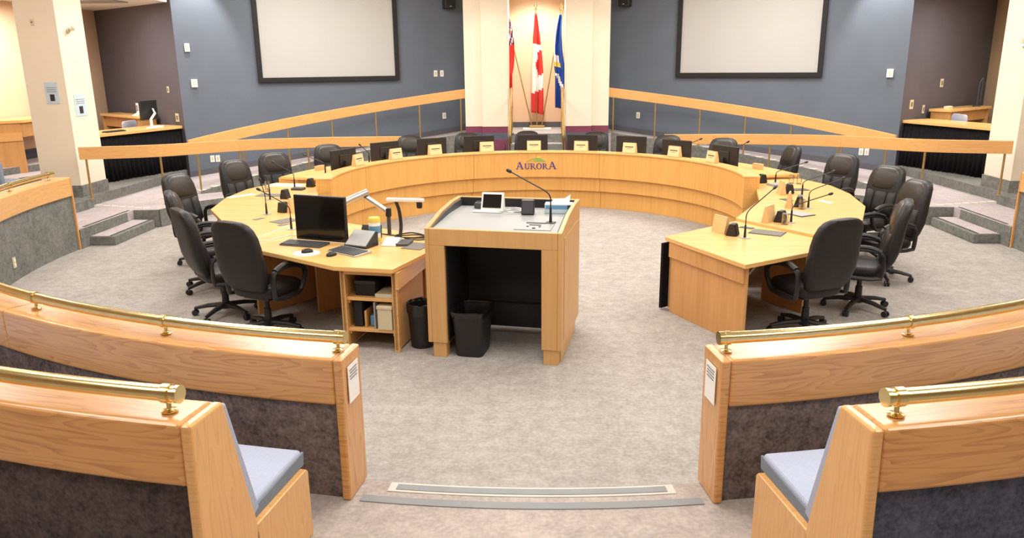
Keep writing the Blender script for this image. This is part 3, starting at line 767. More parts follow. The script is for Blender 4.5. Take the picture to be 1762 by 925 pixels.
m = MB(); m.box((.05, .5, .065), (.06, .8, .13)); m.build('plinth', M_LECT, lt, .003)
m = MB(); m.box((PW/2, PD-.02, .67), (PW-.072, .036, 1.09)); m.build('back_panel', M_LECT, lt, .003)
m = MB(); m.box((PW/2, .66, .58), (PW-.08, .02, .92)); m.build('kneehole_back', M_BLACK, lt)
m = MB(); m.box((PW/2, .63, .21), (PW-.09, .04, .22)); m.build('kneehole_ledge', M_BLACK, lt)
for xx in (.17, PW-.17):
    m = MB(); m.box((xx, .35, .58), (.01, .6, .88)); m.build('kneehole_side', M_BLACK, lt)
m = MB(); m.xprism([(.04, 1.06), (.04, 1.10), (.55, 1.135), (PD-.04, 1.135), (PD-.04, 1.08)], .037, PW-.037); m.build('desktop', M_GREYL, lt, .003)
m = MB(); m.box((PW/2, PD-.05, 1.172), (PW-.08, .012, .075)); m.build('rear_lip', M_BLACK, lt)
for xx in (.045, PW-.045):
    m = MB(); m.xprism([(.06, 1.10), (.38, 1.165), (.72, 1.195), (PD-.05, 1.195), (PD-.05, 1.12)], xx-.006, xx+.006); m.build('side_lip', M_DGREY, lt)
m = MB(); m.box((PW-.26, .2, 1.114), (.3, .2, .006), 0, rx=.068); hp = m.build('hatch_plate', M_GREYL, lt, .002)
m = MB(); m.box((PW-.26, .3, 1.1215), (.17, .03, .012), 0); m.build('cable_slot', M_DGREY, lt)
m = MB(); m.box((PW-.26, .235, 1.12), (.1, .014, .006), 0); m.build('slot', M_BLACK, lt)
for dx in (-.055, .045):
    m = MB(); m.lathe([(.01, 1.113), (.01, 1.12)], 10, (PW-.26+dx, .19, 0)); m.build('knob', M_BLACK, lt)
m = MB(); m.lathe([(.016, 1.108), (.014, 1.117)], 10, (PW-.255, .145, 0)); m.build('knob', M_BLACK, lt)
m = MB(); m.box((PW-.2, .655, .27), (.07, .02, .05)); m.build('power_socket', M_DGREY, lt)
m = MB(); m.box((PW+.002, .5, .62), (.006, .78, .86)); m.build('side_inset', M_LECT, lt, .002)
def on_lt(x, y): c, s_ = cos(pr), sin(pr); return (-.89+x*c-y*s_, 6.13+x*s_+y*c)

# ================================================================== small objects on desks
def gooseneck(label, x, y, z, ax, ay, length=.42, lean=.3, plate=True, dark_base=False):
    """ax,ay: direction of the lean"""
    L = math.hypot(ax, ay); ax /= L; ay /= L
    t = thing('gooseneck_microphone', label, 'microphone', (x, y, z), 0, 'gooseneck microphones')
    m = MB(); m.box((0, 0, .004), (.075, .075, .008), math.atan2(ay, ax)); m.build('base_plate', M_DGREY if dark_base else M_SILVER, t, .002)
    m = MB(); m.tube([(0, 0, .006), (0, 0, .13)], [.013, .009], 10); m.build('stem', M_PLASTIC, t, 0, True)
    zb = min(.2, length*.48); pts = [(0, 0, .125)]
    for i in range(15):
        k = i/14
        f = (k*k*1.8 if k < .3 else .162+(k-.3)*1.08)/(.162+.7*1.08)
        g = (k*1.5-k*k*.9 if k < .3 else .369+(k-.3)*.96)/(.369+.7*.96)
        pts.append((ax*lean*f, ay*lean*f, zb+(length-zb)*g))
    m = MB(); m.tube(pts, .0055, 8); m.build('gooseneck', M_PLASTIC, t, 0, True)
    e = Vector(pts[-1]); d = (e-Vector(pts[-2])).normalized()
    m = MB(); m.tube([e-d*.005, e+d*.006, e+d*.03, e+d*.042], [.009, .014, .015, .009], 10); m.build('capsule', M_PLASTIC, t, 0, True)
    return t
def wedge_speaker(label, x, y, z, a):
    t = thing('desk_speaker', label, 'speaker', (x, y, z), -rad(a), 'black wedge desk speakers')
    m = MB(); m.xprism([(-.055, 0), (.055, 0), (.03, .12), (-.02, .12)], -.05, .05); m.build('cabinet', M_PLASTIC, t, .006)
    m = MB(); m.xprism([(.058, .01), (.0595, .01), (.037, .11), (.0355, .11)], -.042, .042); m.build('grille', M_BLACK, t)
    return t
def name_plate(label, x, y, z, a, w=.24, h=.165, card=True, group='wooden nameplates'):
    """a: direction the printed face looks (deg, 0 = +Y)"""
    t = thing('nameplate', label, 'nameplate', (x, y, z), -rad(a), group)
    m = MB(); m.xprism([(-.05, 0), (.03, 0), (.0, h), (-.015, h)], -w/2, w/2); m.build('stand', M_PLATE, t, .002)
    if card:
        m = MB(); m.xprism([(.031, .012), (.033, .012), (.0045, h-.008), (.0025, h-.008)], -w/2+.008, w/2-.008); m.build('card', M_PLATEC, t)
        for j, (zz, ww) in enumerate(((.105, .15), (.078, .08))):
            yy = .0325-.03*(zz/h); m = MB(); m.box((0, yy+.003, zz), (ww, .003, .012 if j == 0 else .006)); m.build('print_line', M_INK if j == 0 else M_INKG, t)
    return t
def tumbler(label, x, y, z):
    t = thing('drinking_glass', label, 'glass', (x, y, z), 0, 'clear tumblers')
    m = MB(); m.lathe([(.038, 0), (.033, .11), (.0305, .11), (.0345, .006)], 18); m.build('tumbler', M_GLASS, t, 0, True)
    m = MB(); m.lathe([(.031, .1105), (.033, .113), (.030, .113)], 18); m.build('rim', M_GLASS, t, 0, True)
    return t
def flat(name, label, cat, x, y, z, w, d, a, mat, th=.006, group=None, border=None):
    t = thing(name, label, cat, (x, y, z), -rad(a), group)
    m = MB(); m.box((0, 0, th/2), (w, d, th)); m.build('sheet', mat, t, .002)
    if border: m = MB(); m.box((0, 0, th*.4), (w+.02, d+.02, th*.7)); m.build('border', border, t, .002)
    return t
# --- right desks
gooseneck('gooseneck microphone on the near right desk, closest to the aisle', 2.02, 7.33, .75, .85, .5, .45, .34)
name_plate('wooden nameplate at the front of the near right desk', 1.84, 7.58, .75, 245, .2, .17, False)
wedge_speaker('black wedge speaker behind the nameplate on the near right desk', 1.93, 7.45, .75, 120)
flat('desk_mat', 'grey framed desk mat on the near right desk', 'mat', 2.30, 7.56, .75, .3, .2, 32, M_MAT, .008, None, M_DGREY)
flat('cable_cover', 'small dark cable cover behind the near right microphone', 'cover', 2.16, 7.80, .75, .14, .07, 40, M_DGREY)
RD = [(2.42, 7.98, 'nearest the step in the raised right desk'), (2.88, 8.80, 'second along the raised right desk'), (3.06, 9.68, 'third along the raised right desk')]
for i, (x, y, w) in enumerate(RD):
    a = math.degrees(math.atan2(x-C[0], y-C[1]))
    name_plate('edge-on wooden nameplate '+w, x, y, .78, a+180, .2, .17, False)
    ox, oy = pol(a-1.0, math.hypot(x, y-C[1])+.11)
    wedge_speaker('black wedge speaker '+w, ox, oy, .78, a)
tumbler('clear tumbler nearest the step in the raised right desk', 2.55, 7.83, .78)
tumbler('clear tumbler in front of the grey tray on the raised right desk', 2.99, 8.66, .78)
tumbler('clear tumbler at far end of the raised right desk, left one', 3.46, 10.55, .78)
tumbler('clear tumbler at far end of the raised right desk, right one', 3.55, 10.50, .78)
gooseneck('gooseneck microphone beside the nearest tumbler on the raised right desk', 2.64, 7.92, .78, 1, 0, .29, .36)
gooseneck('gooseneck microphone in the middle of the raised right desk', 3.08, 8.72, .78, 1, 0, .33, .34)
gooseneck('gooseneck microphone third along the raised right desk', 3.29, 9.58, .78, 1, 0, .29, .34)
gooseneck('gooseneck microphone on a grey base by the right dais end', 3.22, 10.46, .78, 1, 0, .29, .37, True, True)
flat('grey_tray', 'grey tray with a rim on the raised right desk', 'tray', 2.86, 8.36, .78, .26, .19, 62, M_GREYL, .012, None, M_DGREY)
flat('desk_mat', 'small dark mat by the third right nameplate', 'mat', 3.0, 9.25, .78, .16, .09, 70, M_DGREY)
flat('desk_mat', 'dark mat beside the far right tumblers', 'mat', 3.4, 10.0, .78, .16, .2, 80, M_DGREY)
flat('paper_note', 'white paper slip with red print on the right desk', 'paper', 3.42, 9.12, .78, .2, .07, 75, M_PAPER, .002)
flat('conference_unit', 'flat grey conference unit under the far right microphone', 'device', 3.22, 10.36, .78, .18, .22, 70, M_GREYL, .03)
wedge_speaker('black wedge speaker at the right dais end', 3.08, 10.6, .78, 80)
m = MB(); m.box((3.28, 11.55, .88), (.17, .05, .08), rad(-60)); tag(m.build('wood_block', M_PLATE), 'small wooden block on the right end of the dais counter', 'block')
# --- left desk
LD = [(-2.75, 8.52, 'behind the big monitor on the left desk')]
name_plate('edge-on wooden nameplate behind the big monitor on the left desk', -2.76, 8.72, .76, 115, .2, .17, False)
gooseneck('gooseneck microphone nearest the big monitor on the left desk', -2.51, 7.74, .76, -1, 0, .41, .29)
gooseneck('gooseneck microphone second from the monitor on the left desk', -3.05, 8.56, .76, -1, .2, .38, .04)
gooseneck('gooseneck microphone third from the monitor on the left desk', -3.34, 9.53, .76, -1, .2, .27, .03)
gooseneck('gooseneck microphone on a grey base by the left dais end', -3.31, 10.45, .76, -1, 0, .35, .25, True, True)
wedge_speaker('black wedge speaker nearest the monitor on the left desk', -2.90, 8.70, .76, -60)
wedge_speaker('black wedge speaker in the middle of the left desk', -3.17, 9.62, .76, -80)
wedge_speaker('black wedge speaker by the left dais end', -3.12, 10.58, .76, -85)
flat('desk_mat', 'grey desk mat beside the monitor on the left desk', 'mat', -2.72, 8.18, .76, .26, .2, -55, M_MAT, .006)
flat('desk_mat', 'dark grey desk mat midway along the left desk', 'mat', -3.45, 9.88, .76, .2, .34, -85, M_MAT, .006)
flat('cable_cover', 'small brown cable cover left of the second left microphone', 'cover', -3.05, 8.30, .76, .13, .06, -60, M_MAT, .004)
flat('cable_cover', 'small brown cable cover left of the first left microphone', 'cover', -2.66, 7.98, .76, .14, .06, -45, M_MAT, .004)
flat('conference_unit', 'flat dark conference unit by the left dais end', 'device', -3.22, 10.32, .76, .12, .16, -80, M_DGREY, .03)
flat('paper_note', 'white paper slip on the outer edge of the left desk', 'paper', -3.83, 9.85, .76, .1, .36, 40, M_PAPER, .002)
flat('paper_stack', 'loose white papers behind the left tumblers', 'paper', -3.52, 10.72, .76, .5, .2, 10, M_PAPER, .006)
tumbler('clear tumbler on the left desk beside the papers', -3.6, 10.2, .76)
tumbler('clear tumbler on the left desk, just behind the other one', -3.66, 10.38, .76)
m = MB(); m.box((-3.3, 11.7, .875), (.17, .05, .07), rad(60)); tag(m.build('wood_block', M_PLATE), 'small wooden block on the left end of the dais counter', 'block')
# low wooden upstands at the back of the two far desk ends
m = MB(); m.box((-3.42, 11.0, .79), (.6, .03, .07), rad(-8)); tag(m.build('wood_upstand', M_TOP), 'low maple upstand between left desk and dais counter', 'trim')
m = MB(); m.box((3.42, 11.0, .81), (.6, .03, .07), rad(8)); tag(m.build('wood_upstand', M_TOP), 'low maple upstand between right desk and dais counter', 'trim')
# white cable loop
m = MB(); m.tube(catmull([(-2.60, 7.95, .765), (-2.66, 7.6, .764), (-2.74, 7.3, .764), (-2.62, 7.2, .764), (-2.5, 7.35, .764), (-2.42, 7.45, .764), (-2.36, 7.42, .764)], 6), .005, 6)
tag(m.build('white_cable', M_WHITE), 'white cable looped on the left desk by the keyboard', 'cable')
# big monitor (faces the camera side)
def monitor(label, x, y, z, a, w, h, zlow, back=False, group=None, stand=True, tilt=0):
    """a: direction the display looks; zlow: height of lower edge above z"""
    t = thing('monitor', label, 'monitor', (x, y, z), -rad(a), group)
    m = MB(); m.box((0, 0, zlow+h/2), (w, .035, h)); m.build('bezel', M_PLASTIC, t, .006)
    m = MB(); m.box((0, .019, zlow+h/2+.004), (w-.03, .004, h-.04)); m.build('display', M_SCREENB, t)
    m = MB(); m.box((0, -.022, zlow+h/2), (w*.4, .02, h*.5)); m.build('rear_housing', M_PLASTIC, t, .008)
    if stand:
        m = MB(); m.box((0, -.06, (zlow+h*.45)/2), (.06, .02, zlow+h*.45)); m.build('stand', M_PLASTIC, t, .004)
        m = MB(); m.box((0, -.04, .006), (.22, .18, .012)); m.build('foot', M_PLASTIC, t, .005)
    return t
BIGMON = monitor('large black monitor facing the camera on the left desk', -2.03, 7.17, .76, 199, .57, .435, .012, False, None, False)
ao = (-1.45, 7.52, .76)
def arm_part(name, mb, mat):
    mb.v = [(x+ao[0], y+ao[1], z+ao[2]) for x, y, z in mb.v]
    o = mb.build(name, mat, BIGMON, 0, True)
    o.matrix_parent_inverse = (Matrix.Translation(BIGMON.location) @ Matrix.Rotation(BIGMON.rotation_euler[2], 4, 'Z')).inverted()
arm_part('arm_post', MB().tube([(0, 0, 0), (0, 0, .2)], .02, 12), M_DGREY)
arm_part('lower_arm', MB().tube([(0, 0, .22), (-.24, .02, .38)], .026, 12), M_SILVER)
arm_part('arm_joint', MB().lathe([(.03, .18), (.03, .26)], 14), M_PLASTIC)
arm_part('arm_joint', MB().tube([(-.22, .02, .37), (-.24, .02, .42)], .03, 12), M_PLASTIC)
arm_part('upper_arm', MB().tube([(-.2, .02, .42), (-.36, -.06, .36), (-.5, -.28, .3)], .034, 12), M_SILVER)
# keyboards
def keyboard(label, x, y, z, rz, w, d, mat, frame=None):
    t = thing('keyboard', label, 'keyboard', (x, y, z), rz)
    m = MB(); m.xprism([(-d/2, 0), (d/2, 0), (d/2, .022), (-d/2, .012)], -w/2, w/2); m.build('case', frame or mat, t, .003)
    for r in range(5):
        y0 = -d/2+.018+r*(d-.03)/5
        zz = .012+.010*((y0+d/2)/d)+.004
        for k in range(14):
            m2 = MB() if k == 0 and r == 0 else None
        mk = MB()
        for k in range(14):
            mk.box((-w/2+.022+k*(w-.03)/14, y0+.008, zz), ((w-.03)/14-.004, (d-.03)/5-.005, .006))
        ob = mk.build('key_row', M_KEY, t); ob['kind'] = 'stuff'
    return t
keyboard('full-size black keyboard below the big monitor', -2.17, 7.05, .76, rad(-17), .44, .18, M_PLASTIC, M_DGREY)
keyboard('slim black keyboard with silver rim near the desk corner', -1.67, 6.74, .76, rad(-36), .38, .2, M_PLASTIC, M_SILVER)
def mouse(label, x, y, z, rz):
    t = thing('computer_mouse', label, 'mouse', (x, y, z), rz)
    m = MB(); m.sbody([(0, 0, 0, .03, .052), (0, 0, .012, .032, .055), (0, -.004, .026, .026, .044), (0, -.008, .034, .014, .024)], 16, .8); m.build('shell', M_PLASTIC, t, 0, True)
    m = MB(); m.lathe([(.006, -.004), (.006, .004)], 10, (0, .02, .03), 'x'); m.build('scroll_wheel', M_DGREY, t)
mp = thing('mouse_pad', 'round white mouse pad below the keyboard', 'mouse pad', (-2.05, 6.71, .76))
m = MB(); m.lathe([(.12, 0), (.12, .004)], 32); m.build('pad', M_WHITE, mp)
mouse('black mouse on the round white pad', -2.05, 6.73, .764, rad(-60))
mouse('black mouse lying directly on the left desk', -1.80, 6.62, .76, rad(-30))
# touch panel
t = thing('touch_panel', 'grey tilted touch panel beside the monitor', 'touch panel', (-1.62, 6.99, .76), rad(-25))
m = MB(); m.xprism([(-.09, 0), (.1, 0), (.1, .13), (.085, .135), (-.09, .02)], -.13, .13); m.build('housing', M_PLASTIC, t, .006)
m = MB(); m.xprism([(-.082, .0245), (.078, .1345), (.077, .1365), (-.083, .0265)], -.118, .118); m.build('glass', M_GREYL, t)
t = thing('desk_tablet', 'black tablet stand behind the touch panel', 'tablet', (-1.6, 7.33, .76), rad(-10))
m = MB(); m.xprism([(-.05, 0), (.05, 0), (.06, .12), (.045, .12)], -.1, .1); m.build('body', M_PLASTIC, t, .004)
m = MB(); m.box((.0, -.02, .004), (.2, .1, .008)); m.build('base', M_DGREY, t, .003)
# wipes canister
t = thing('wipes_canister', 'white wipes canister with a yellow lid', 'canister', (-1.51, 7.12, .76))
m = MB(); m.lathe([(.05, 0), (.054, .01), (.054, .21), (.05, .22)], 24); m.build('body', M_WHITE, t, 0, True)
m = MB(); m.lathe([(.0565, .205), (.0565, .235), (.05, .248), (.02, .248)], 24); m.build('lid', M_YELLOW, t, 0, True)
m = MB(); m.lathe([(.0546, .1), (.0546, .17)], 24); m.build('label_band', M_BLUEP, t, 0, True)
m = MB(); m.lathe([(.0546, .02), (.0546, .06)], 24); m.build('label_band', M_YELLOW, t, 0, True)
# document camera
t = thing('document_camera', 'white document camera with a horizontal arm', 'document camera', (-1.31, 7.1, .76), rad(-8))
m = MB(); m.xprism([(-.14, 0), (.14, 0), (.14, .02), (.02, .055), (-.14, .012)], -.1, .04); m.build('base', M_WHITE, t, .008)
m = MB(); m.box((.09, -.02, .012), (.12, .2, .024)); m.build('control_pad', M_DGREY, t, .005)
m = MB(); m.tube(catmull([(.0, .13, .03), (.005, .16, .14), (-.01, .17, .28), (-.03, .15, .37)], 5), .017, 10); m.build('neck', M_PLASTIC, t, 0, True)
m = MB(); m.box((.06, .15, .39), (.37, .05, .035), rad(0)); m.build('arm', M_WHITE, t, .01)
m = MB(); m.lathe([(.024, .315), (.028, .33), (.028, .375)], 16, (.2, .15, 0)); m.build('lens', M_PLASTIC, t, 0, True)
m = MB(); m.tube(catmull([(.1, .2, .01), (.2, .3, .01), (.05, .34, .03), (-.1, .28, .01), (0, .2, .012), (.2, .22, .01), (.3, .2, .012)], 6), .007, 6); m.build('cable', M_PLASTIC, t, 0, True)
flat('desk_mat', 'grey desk mat next to the document camera', 'mat', -1.09, 6.97, .76, .2, .26, 20, M_MAT, .006)
m = MB(); m.tube(catmull([(-1.55, 7.5, .77), (-1.35, 7.42, .765), (-1.15, 7.45, .765), (-1.0, 7.3, .765), (-1.12, 7.22, .765), (-1.3, 7.32, .766)], 6), .006, 6)
tag(m.build('black_cable', M_PLASTIC), 'black cable lying behind the document camera', 'cable')

# --- on the lectern
x, y = on_lt(.40, .70)
t = thing('intercom_panel', 'small white intercom screen on the lectern', 'intercom', (x, y, 1.136), pr)
m = MB(); m.xprism([(-.05, 0), (.06, 0), (.035, .16), (.012, .16)], -.1, .1); m.build('housing', M_WHITE, t, .006)
m = MB(); m.xprism([(-.041, .035), (.0085, .145), (.006, .1465), (-.0435, .0365)], -.083, .083); m.build('display', M_SCREENB, t)
m = MB(); m.box((-.03, -.07, .006), (.26, .06, .012)); m.build('base', M_WHITE, t, .004)
x, y = on_lt(.24, .82)
t = thing('webcam_puck', 'dark round speaker puck at the lectern corner', 'puck', (x, y, 1.136))
m = MB(); m.lathe([(.04, 0), (.045, .02), (.036, .05), (.015, .06)], 18); m.build('body', M_DGREY, t, 0, True)
m = MB(); m.lathe([(.02, .06), (.018, .063)], 14); m.build('grille', M_BLACK, t)
x, y = on_lt(.735, .62)
t = thing('desk_speaker', 'black wedge speaker standing on the lectern', 'speaker', (x, y, 1.136), pr+rad(8))
m = MB(); m.xprism([(-.06, 0), (.07, 0), (.05, .125), (-.04, .125)], -.055, .055); m.build('cabinet', M_PLASTIC, t, .008)
m = MB(); m.xprism([(-.063, .012), (-.0615, .012), (-.0435, .115), (-.045, .115)], -.047, .047); m.build('grille', M_DGREY, t)
m = MB(); P0 = [on_lt(a, b) for a, b in ((.46, .68), (.5, .76), (.6, .78), (.68, .7), (.62, .6), (.5, .6), (.47, .66), (.56, .72), (.66, .66), (.7, .6))]
m.tube(catmull([(a, b, 1.143+.006*(i % 3)) for i, (a, b) in enumerate(P0)], 6), .0055, 6); tag(m.build('grey_cable', M_SILVER, None, 0, True), 'coiled grey cable between screen and speaker on the lectern', 'cable')
x, y = on_lt(.985, .33)
gooseneck('tall gooseneck microphone rising from the lectern hatch', x, y, 1.122, -1, .3, .41, .34, True, True)
x, y = on_lt(.985, .74)
t = thing('tissue_box', 'pale blue tissue box on the lectern corner', 'tissue box', (x, y, 1.136), pr+rad(6))
m = MB(); m.box((0, 0, .04), (.24, .13, .08)); m.build('carton', M_PAPERB, t, .003)
m = MB(); m.box((0, -.0665, .055), (.22, .002, .03)); m.build('label_band', M_BLUEP, t)
m = MB(); m.box((.095, -.067, .055), (.035, .003, .035)); m.build('badge', M_INK, t)
m = MB(); m.add([(-.07, .0, .08), (.09, .0, .08), (.1, .02, .155), (.05, .02, .12), (-.05, .01, .115), (-.07, .03, .08), (.09, .04, .08), (.1, .035, .15), (.05, .035, .118), (-.05, .03, .112)],
    [(0, 1, 2, 3, 4), (9, 8, 7, 6, 5), (1, 6, 7, 2), (2, 7, 8, 3), (3, 8, 9, 4), (4, 9, 5, 0)]); m.build('tissue', M_PAPER, t)

# --- waste bins
def wastebin(label, x, y, rz, rnd):
    t = thing('waste_bin', label, 'waste bin', (x, y, 0), rz)
    e = 1.0 if rnd else .35
    a, b = (.12, .12) if rnd else (.145, .19)
    rows = [(0, 0, 0, a*.8, b*.8), (0, 0, .02, a*.82, b*.82), (0, 0, .37, a, b), (0, 0, .385, a*1.04, b*1.04), (0, 0, .39, a*1.04, b*1.04), (0, 0, .38, a*.95, b*.95), (0, 0, .06, a*.78, b*.78)]
    m = MB(); m.sbody(rows, 28, e); m.build('bucket', M_PLASTIC, t, 0, True)
    random.seed(3 if rnd else 5)
    m = MB(); rows = []
    n = 28; vs = []
    for j, (zz, k) in enumerate(((.30 if rnd else .355, 1.03), (.36, 1.05), (.40, 1.075), (.395, .98), (.33, .9), (.2, .82))):
        for i in range(n):
            tt = 2*pi*i/n; ct, st = cos(tt), sin(tt); w = random.uniform(-.007, .007)
            vs.append(((a*k+w)*math.copysign(abs(ct)**e, ct), (b*k+w)*math.copysign(abs(st)**e, st), zz+random.uniform(-.01, .01)*(1 if j != 0 else 1.5)))
    m.add(vs, [(j*n+i, j*n+(i+1) % n, (j+1)*n+(i+1) % n, (j+1)*n+i) for j in range(5) for i in range(n)]); m.build('bin_liner', M_BAG, t, 0, True)
wastebin('round black waste bin between cabinet and lectern', -.985, 6.40, pr, True)
x, y = on_lt(.335, .2); wastebin('rectangular black waste bin inside the lectern kneehole', x, y, pr, False)

# --- dais nameplates and monitors
names = [(-2.60, 11.34), (-2.14, 12.05), (-1.62, 12.58), (-.82, 13.0), (-.04, 13.11), (.74, 13.02), (1.5, 12.68), (2.11, 12.12), (2.57, 11.45)]
ordn = ['first', 'second', 'third', 'fourth', 'middle', 'sixth', 'seventh', 'eighth', 'ninth']
for i, (x, y) in enumerate(names):
    a = math.degrees(math.atan2(x-D[0], y-D[1])); r = 2.80; x, y = pol(a, r, D)
    name_plate('%s wooden nameplate from the left on the dais ledge' % ordn[i], x, y, .95, a+180, .235, .17, True, 'nameplates on the dais ledge')
mons = [(-2.87, 11.48, 14), (-2.45, 12.52, 8), (-1.82, 13.2, 4), (-1.0, 13.5, 3), (-.07, 13.62, 0), (.80, 13.56, 0), (1.64, 13.28, -4), (2.24, 12.5, -8), (2.80, 11.6, -12)]
for i, (x, y, tw) in enumerate(mons):
    a = math.degrees(math.atan2(x-D[0], y-D[1])); r = min(3.28, math.hypot(x-D[0], y-D[1]))
    x, y = pol(a, r, D)
    monitor('%s black monitor from the left on the dais counter' % ordn[i], x, y, .84, a+tw*.5, .53, .31, .03, True, 'monitors on the dais counter')
gooseneck('gooseneck microphone beside the first dais monitor on the left', -3.1, 11.28, .84, -1, 0, .27, .27)
gooseneck('gooseneck microphone between the first two dais monitors', -2.71, 12.5, .84, -1, .3, .28, .14)
gooseneck('gooseneck microphone left of the middle dais monitor', -.55, 13.7, .84, .6, .8, .32, .2)
gooseneck('gooseneck microphone right of the eighth dais monitor', 2.40, 12.95, .84, 1, .1, .3, .3)
gooseneck('gooseneck microphone right of the ninth dais monitor', 2.98, 12.1, .84, 1, .2, .33, .28)

# ================================================================== office chairs
def make_chair():
    t = thing('office_chair', 'black leather executive office chair', 'chair', (0, 0, 0), 0, 'black leather chairs around the council desks')
    # back: rows lean backwards (front of chair is +y)
    rows = []
    prof = [(.46, .17, .03), (.475, .2, .05), (.55, .235, .062), (.66, .25, .066), (.78, .255, .066), (.88, .25, .066), (.97, .24, .064), (1.04, .222, .058), (1.085, .19, .05), (1.11, .14, .036), (1.12, .08, .018)]
    for z, w, d in prof:
        k = (z-.46)/.66; rows.append((0, -.19-.165*k-.016*sin(k*pi*2), z, w, d))
    m = MB(); m.sbody(rows, 26, .55); bk = m.build('backrest', M_LEATHER, t, 0, True)
    hr = []
    for z, w, d in [(.80, .08, .01), (.815, .13, .03), (.85, .175, .05), (.92, .2, .062), (1.0, .195, .062), (1.05, .175, .055), (1.085, .135, .04), (1.1, .07, .016)]:
        k = (z-.46)/.66; hr.append((0, -.19-.165*k+.03, z, w, d))
    m = MB(); m.sbody(hr, 22, .6); m.build('headrest', M_LEATHERB, bk, 0, True)
    for xx, ww in ((-.155, .062), (0, .088), (.155, .062)):
        rr = []
        for z, q in [(.53, .4), (.55, .85), (.62, 1), (.74, 1), (.8, .9), (.815, .5)]:
            k = (z-.46)/.66; rr.append((xx, -.19-.165*k+.04, z, ww*(.75+.25*q), .034*q+.006))
        m = MB(); m.sbody(rr, 14, .6); m.build('lumbar_pad', M_LEATHER, bk, 0, True)
    st = [(0, .03, .385, .2, .2), (0, .03, .395, .235, .235), (0, .03, .43, .25, .25), (0, .035, .465, .25, .25), (0, .03, .485, .235, .235), (0, .02, .495, .19, .19), (0, .01, .497, .1, .1)]
    m = MB(); m.sbody(st, 28, .5); m.build('seat', M_LEATHER, t, 0, True)
    m = MB(); m.box((0, .02, .37), (.3, .3, .03)); m.build('seat_pan', M_PLASTIC, t, .006)
    for s in (-1, 1):
        x = s*.275
        lp = catmull([(x, -.17, .40), (x, -.18, .52), (x, -.165, .63), (x, -.04, .665), (x, .1, .655), (x, .2, .615), (x, .235, .56), (x, .2, .47), (x, .14, .40), (x, .0, .385), (x, -.1, .385)], 4)
        m = MB(); m.tube(lp[:-1], .02, 8, True, 1.25); am = m.build('armrest', M_PLASTIC, t, 0, True)
        m = MB(); m.tube(catmull([(x, -.15, .655), (x, -.04, .69), (x, .1, .68), (x, .19, .645)], 4), .02, 10, False, 1.5); m.build('arm_pad', M_LEATHER, am, 0, True)
    m = MB(); m.tube([(0, 0, .1), (0, 0, .24), (0, 0, .241), (0, 0, .37)], [.036, .032, .024, .024], 12); m.build('gas_column', M_PLASTIC, t, 0, True)
    m = MB(); m.lathe([(.05, .075), (.058, .09), (.055, .125), (.03, .14)], 14); m.build('hub', M_PLASTIC, t, 0, True)
    for k in range(5):
        a = 2*pi*k/5+.3; c, s_ = cos(a), sin(a)
        m = MB(); m.tube([(.03*c, .03*s_, .11), (.18*c, .18*s_, .1), (.31*c, .31*s_, .075)], [.026, .022, .016], 8, False, 1.2); lg_ = m.build('leg', M_PLASTIC, t, 0, True)
        m = MB()
        for w in (-.016, .016):
            cx, cy = .31*c-s_*w, .31*s_+c*w
            m.tube([(cx+s_*.008, cy-c*.008, .03), (cx-s_*.008, cy+c*.008, .03)], .03, 12)
        m.tube([(.31*c, .31*s_, .045), (.31*c, .31*s_, .08)], .009, 8)
        m.build('caster', M_PLASTIC, lg_, 0, True)
    return t
chair0 = make_chair()
K = (2.41-1.12)/(2.41-1.17)
CH = [  # back top (x,y) at z 1.17, facing, label
 (-2.50, 6.16, .40, .90, 'black office chair nearest the shelf cabinet on the left, back to the camera'),
 (-3.20, 6.75, .72, .62, 'black office chair second from the camera on the left side'),
 (-3.75, 7.73, .90, .40, 'black office chair third from the camera on the left, mostly hidden'),
 (-4.29, 9.03, .92, -.30, 'black office chair fourth from the camera on the left, by the steps'),
 (-4.12, 10.38, .84, -.52, 'black office chair at the outer corner of the left desk'),
 (-3.84, 11.20, .62, -.78, 'black office chair left of the papers at the left desk end'),
 (-3.33, 12.31, .50, -.86, 'black office chair behind the first dais monitor on the left'),
 (-2.24, 13.73, .30, -.95, 'black office chair between second and third dais monitors from the left'),
 (-1.27, 14.23, .20, -.98, 'black office chair in front of the left pilaster'),
 (-0.17, 14.50, .05, -1.0, 'black office chair in the middle, below the flags'),
 (1.08, 14.27, -.20, -.98, 'black office chair in front of the right pilaster'),
 (2.26, 13.48, -.25, -.96, 'black office chair behind the eighth dais monitor'),
 (3.08, 12.90, -.35, -.93, 'black office chair behind the ninth dais monitor at the right end'),
 (3.83, 11.67, -.98, -.15, 'black office chair turned sideways at the far right desk corner'),
 (4.17, 10.61, -.80, -.60, 'black office chair fifth from the camera on the right side'),
 (4.25, 9.39, -.88, -.46, 'black office chair fourth from the camera on the right side'),
 (4.07, 8.27, -.97, -.15, 'black office chair third from the camera on the right, partly hidden'),
 (3.39, 7.04, -.93, .36, 'black office chair second from the camera on the right, seen from its side'),
 (2.49, 6.19, -.38, .92, 'black office chair nearest on the right, back to the camera'),
]
for i, (x, y, fx, fy, lab) in enumerate(CH):
    o = chair0 if i == 0 else copy_tree(chair0)
    L = math.hypot(fx, fy); fx /= L; fy /= L
    tx, ty = .045+(x-.045)*K, y*K
    o.location = (tx+fx*.345, ty+fy*.345, 0); o.rotation_euler = (0, 0, math.atan2(-fx, fy)); o['label'] = lab

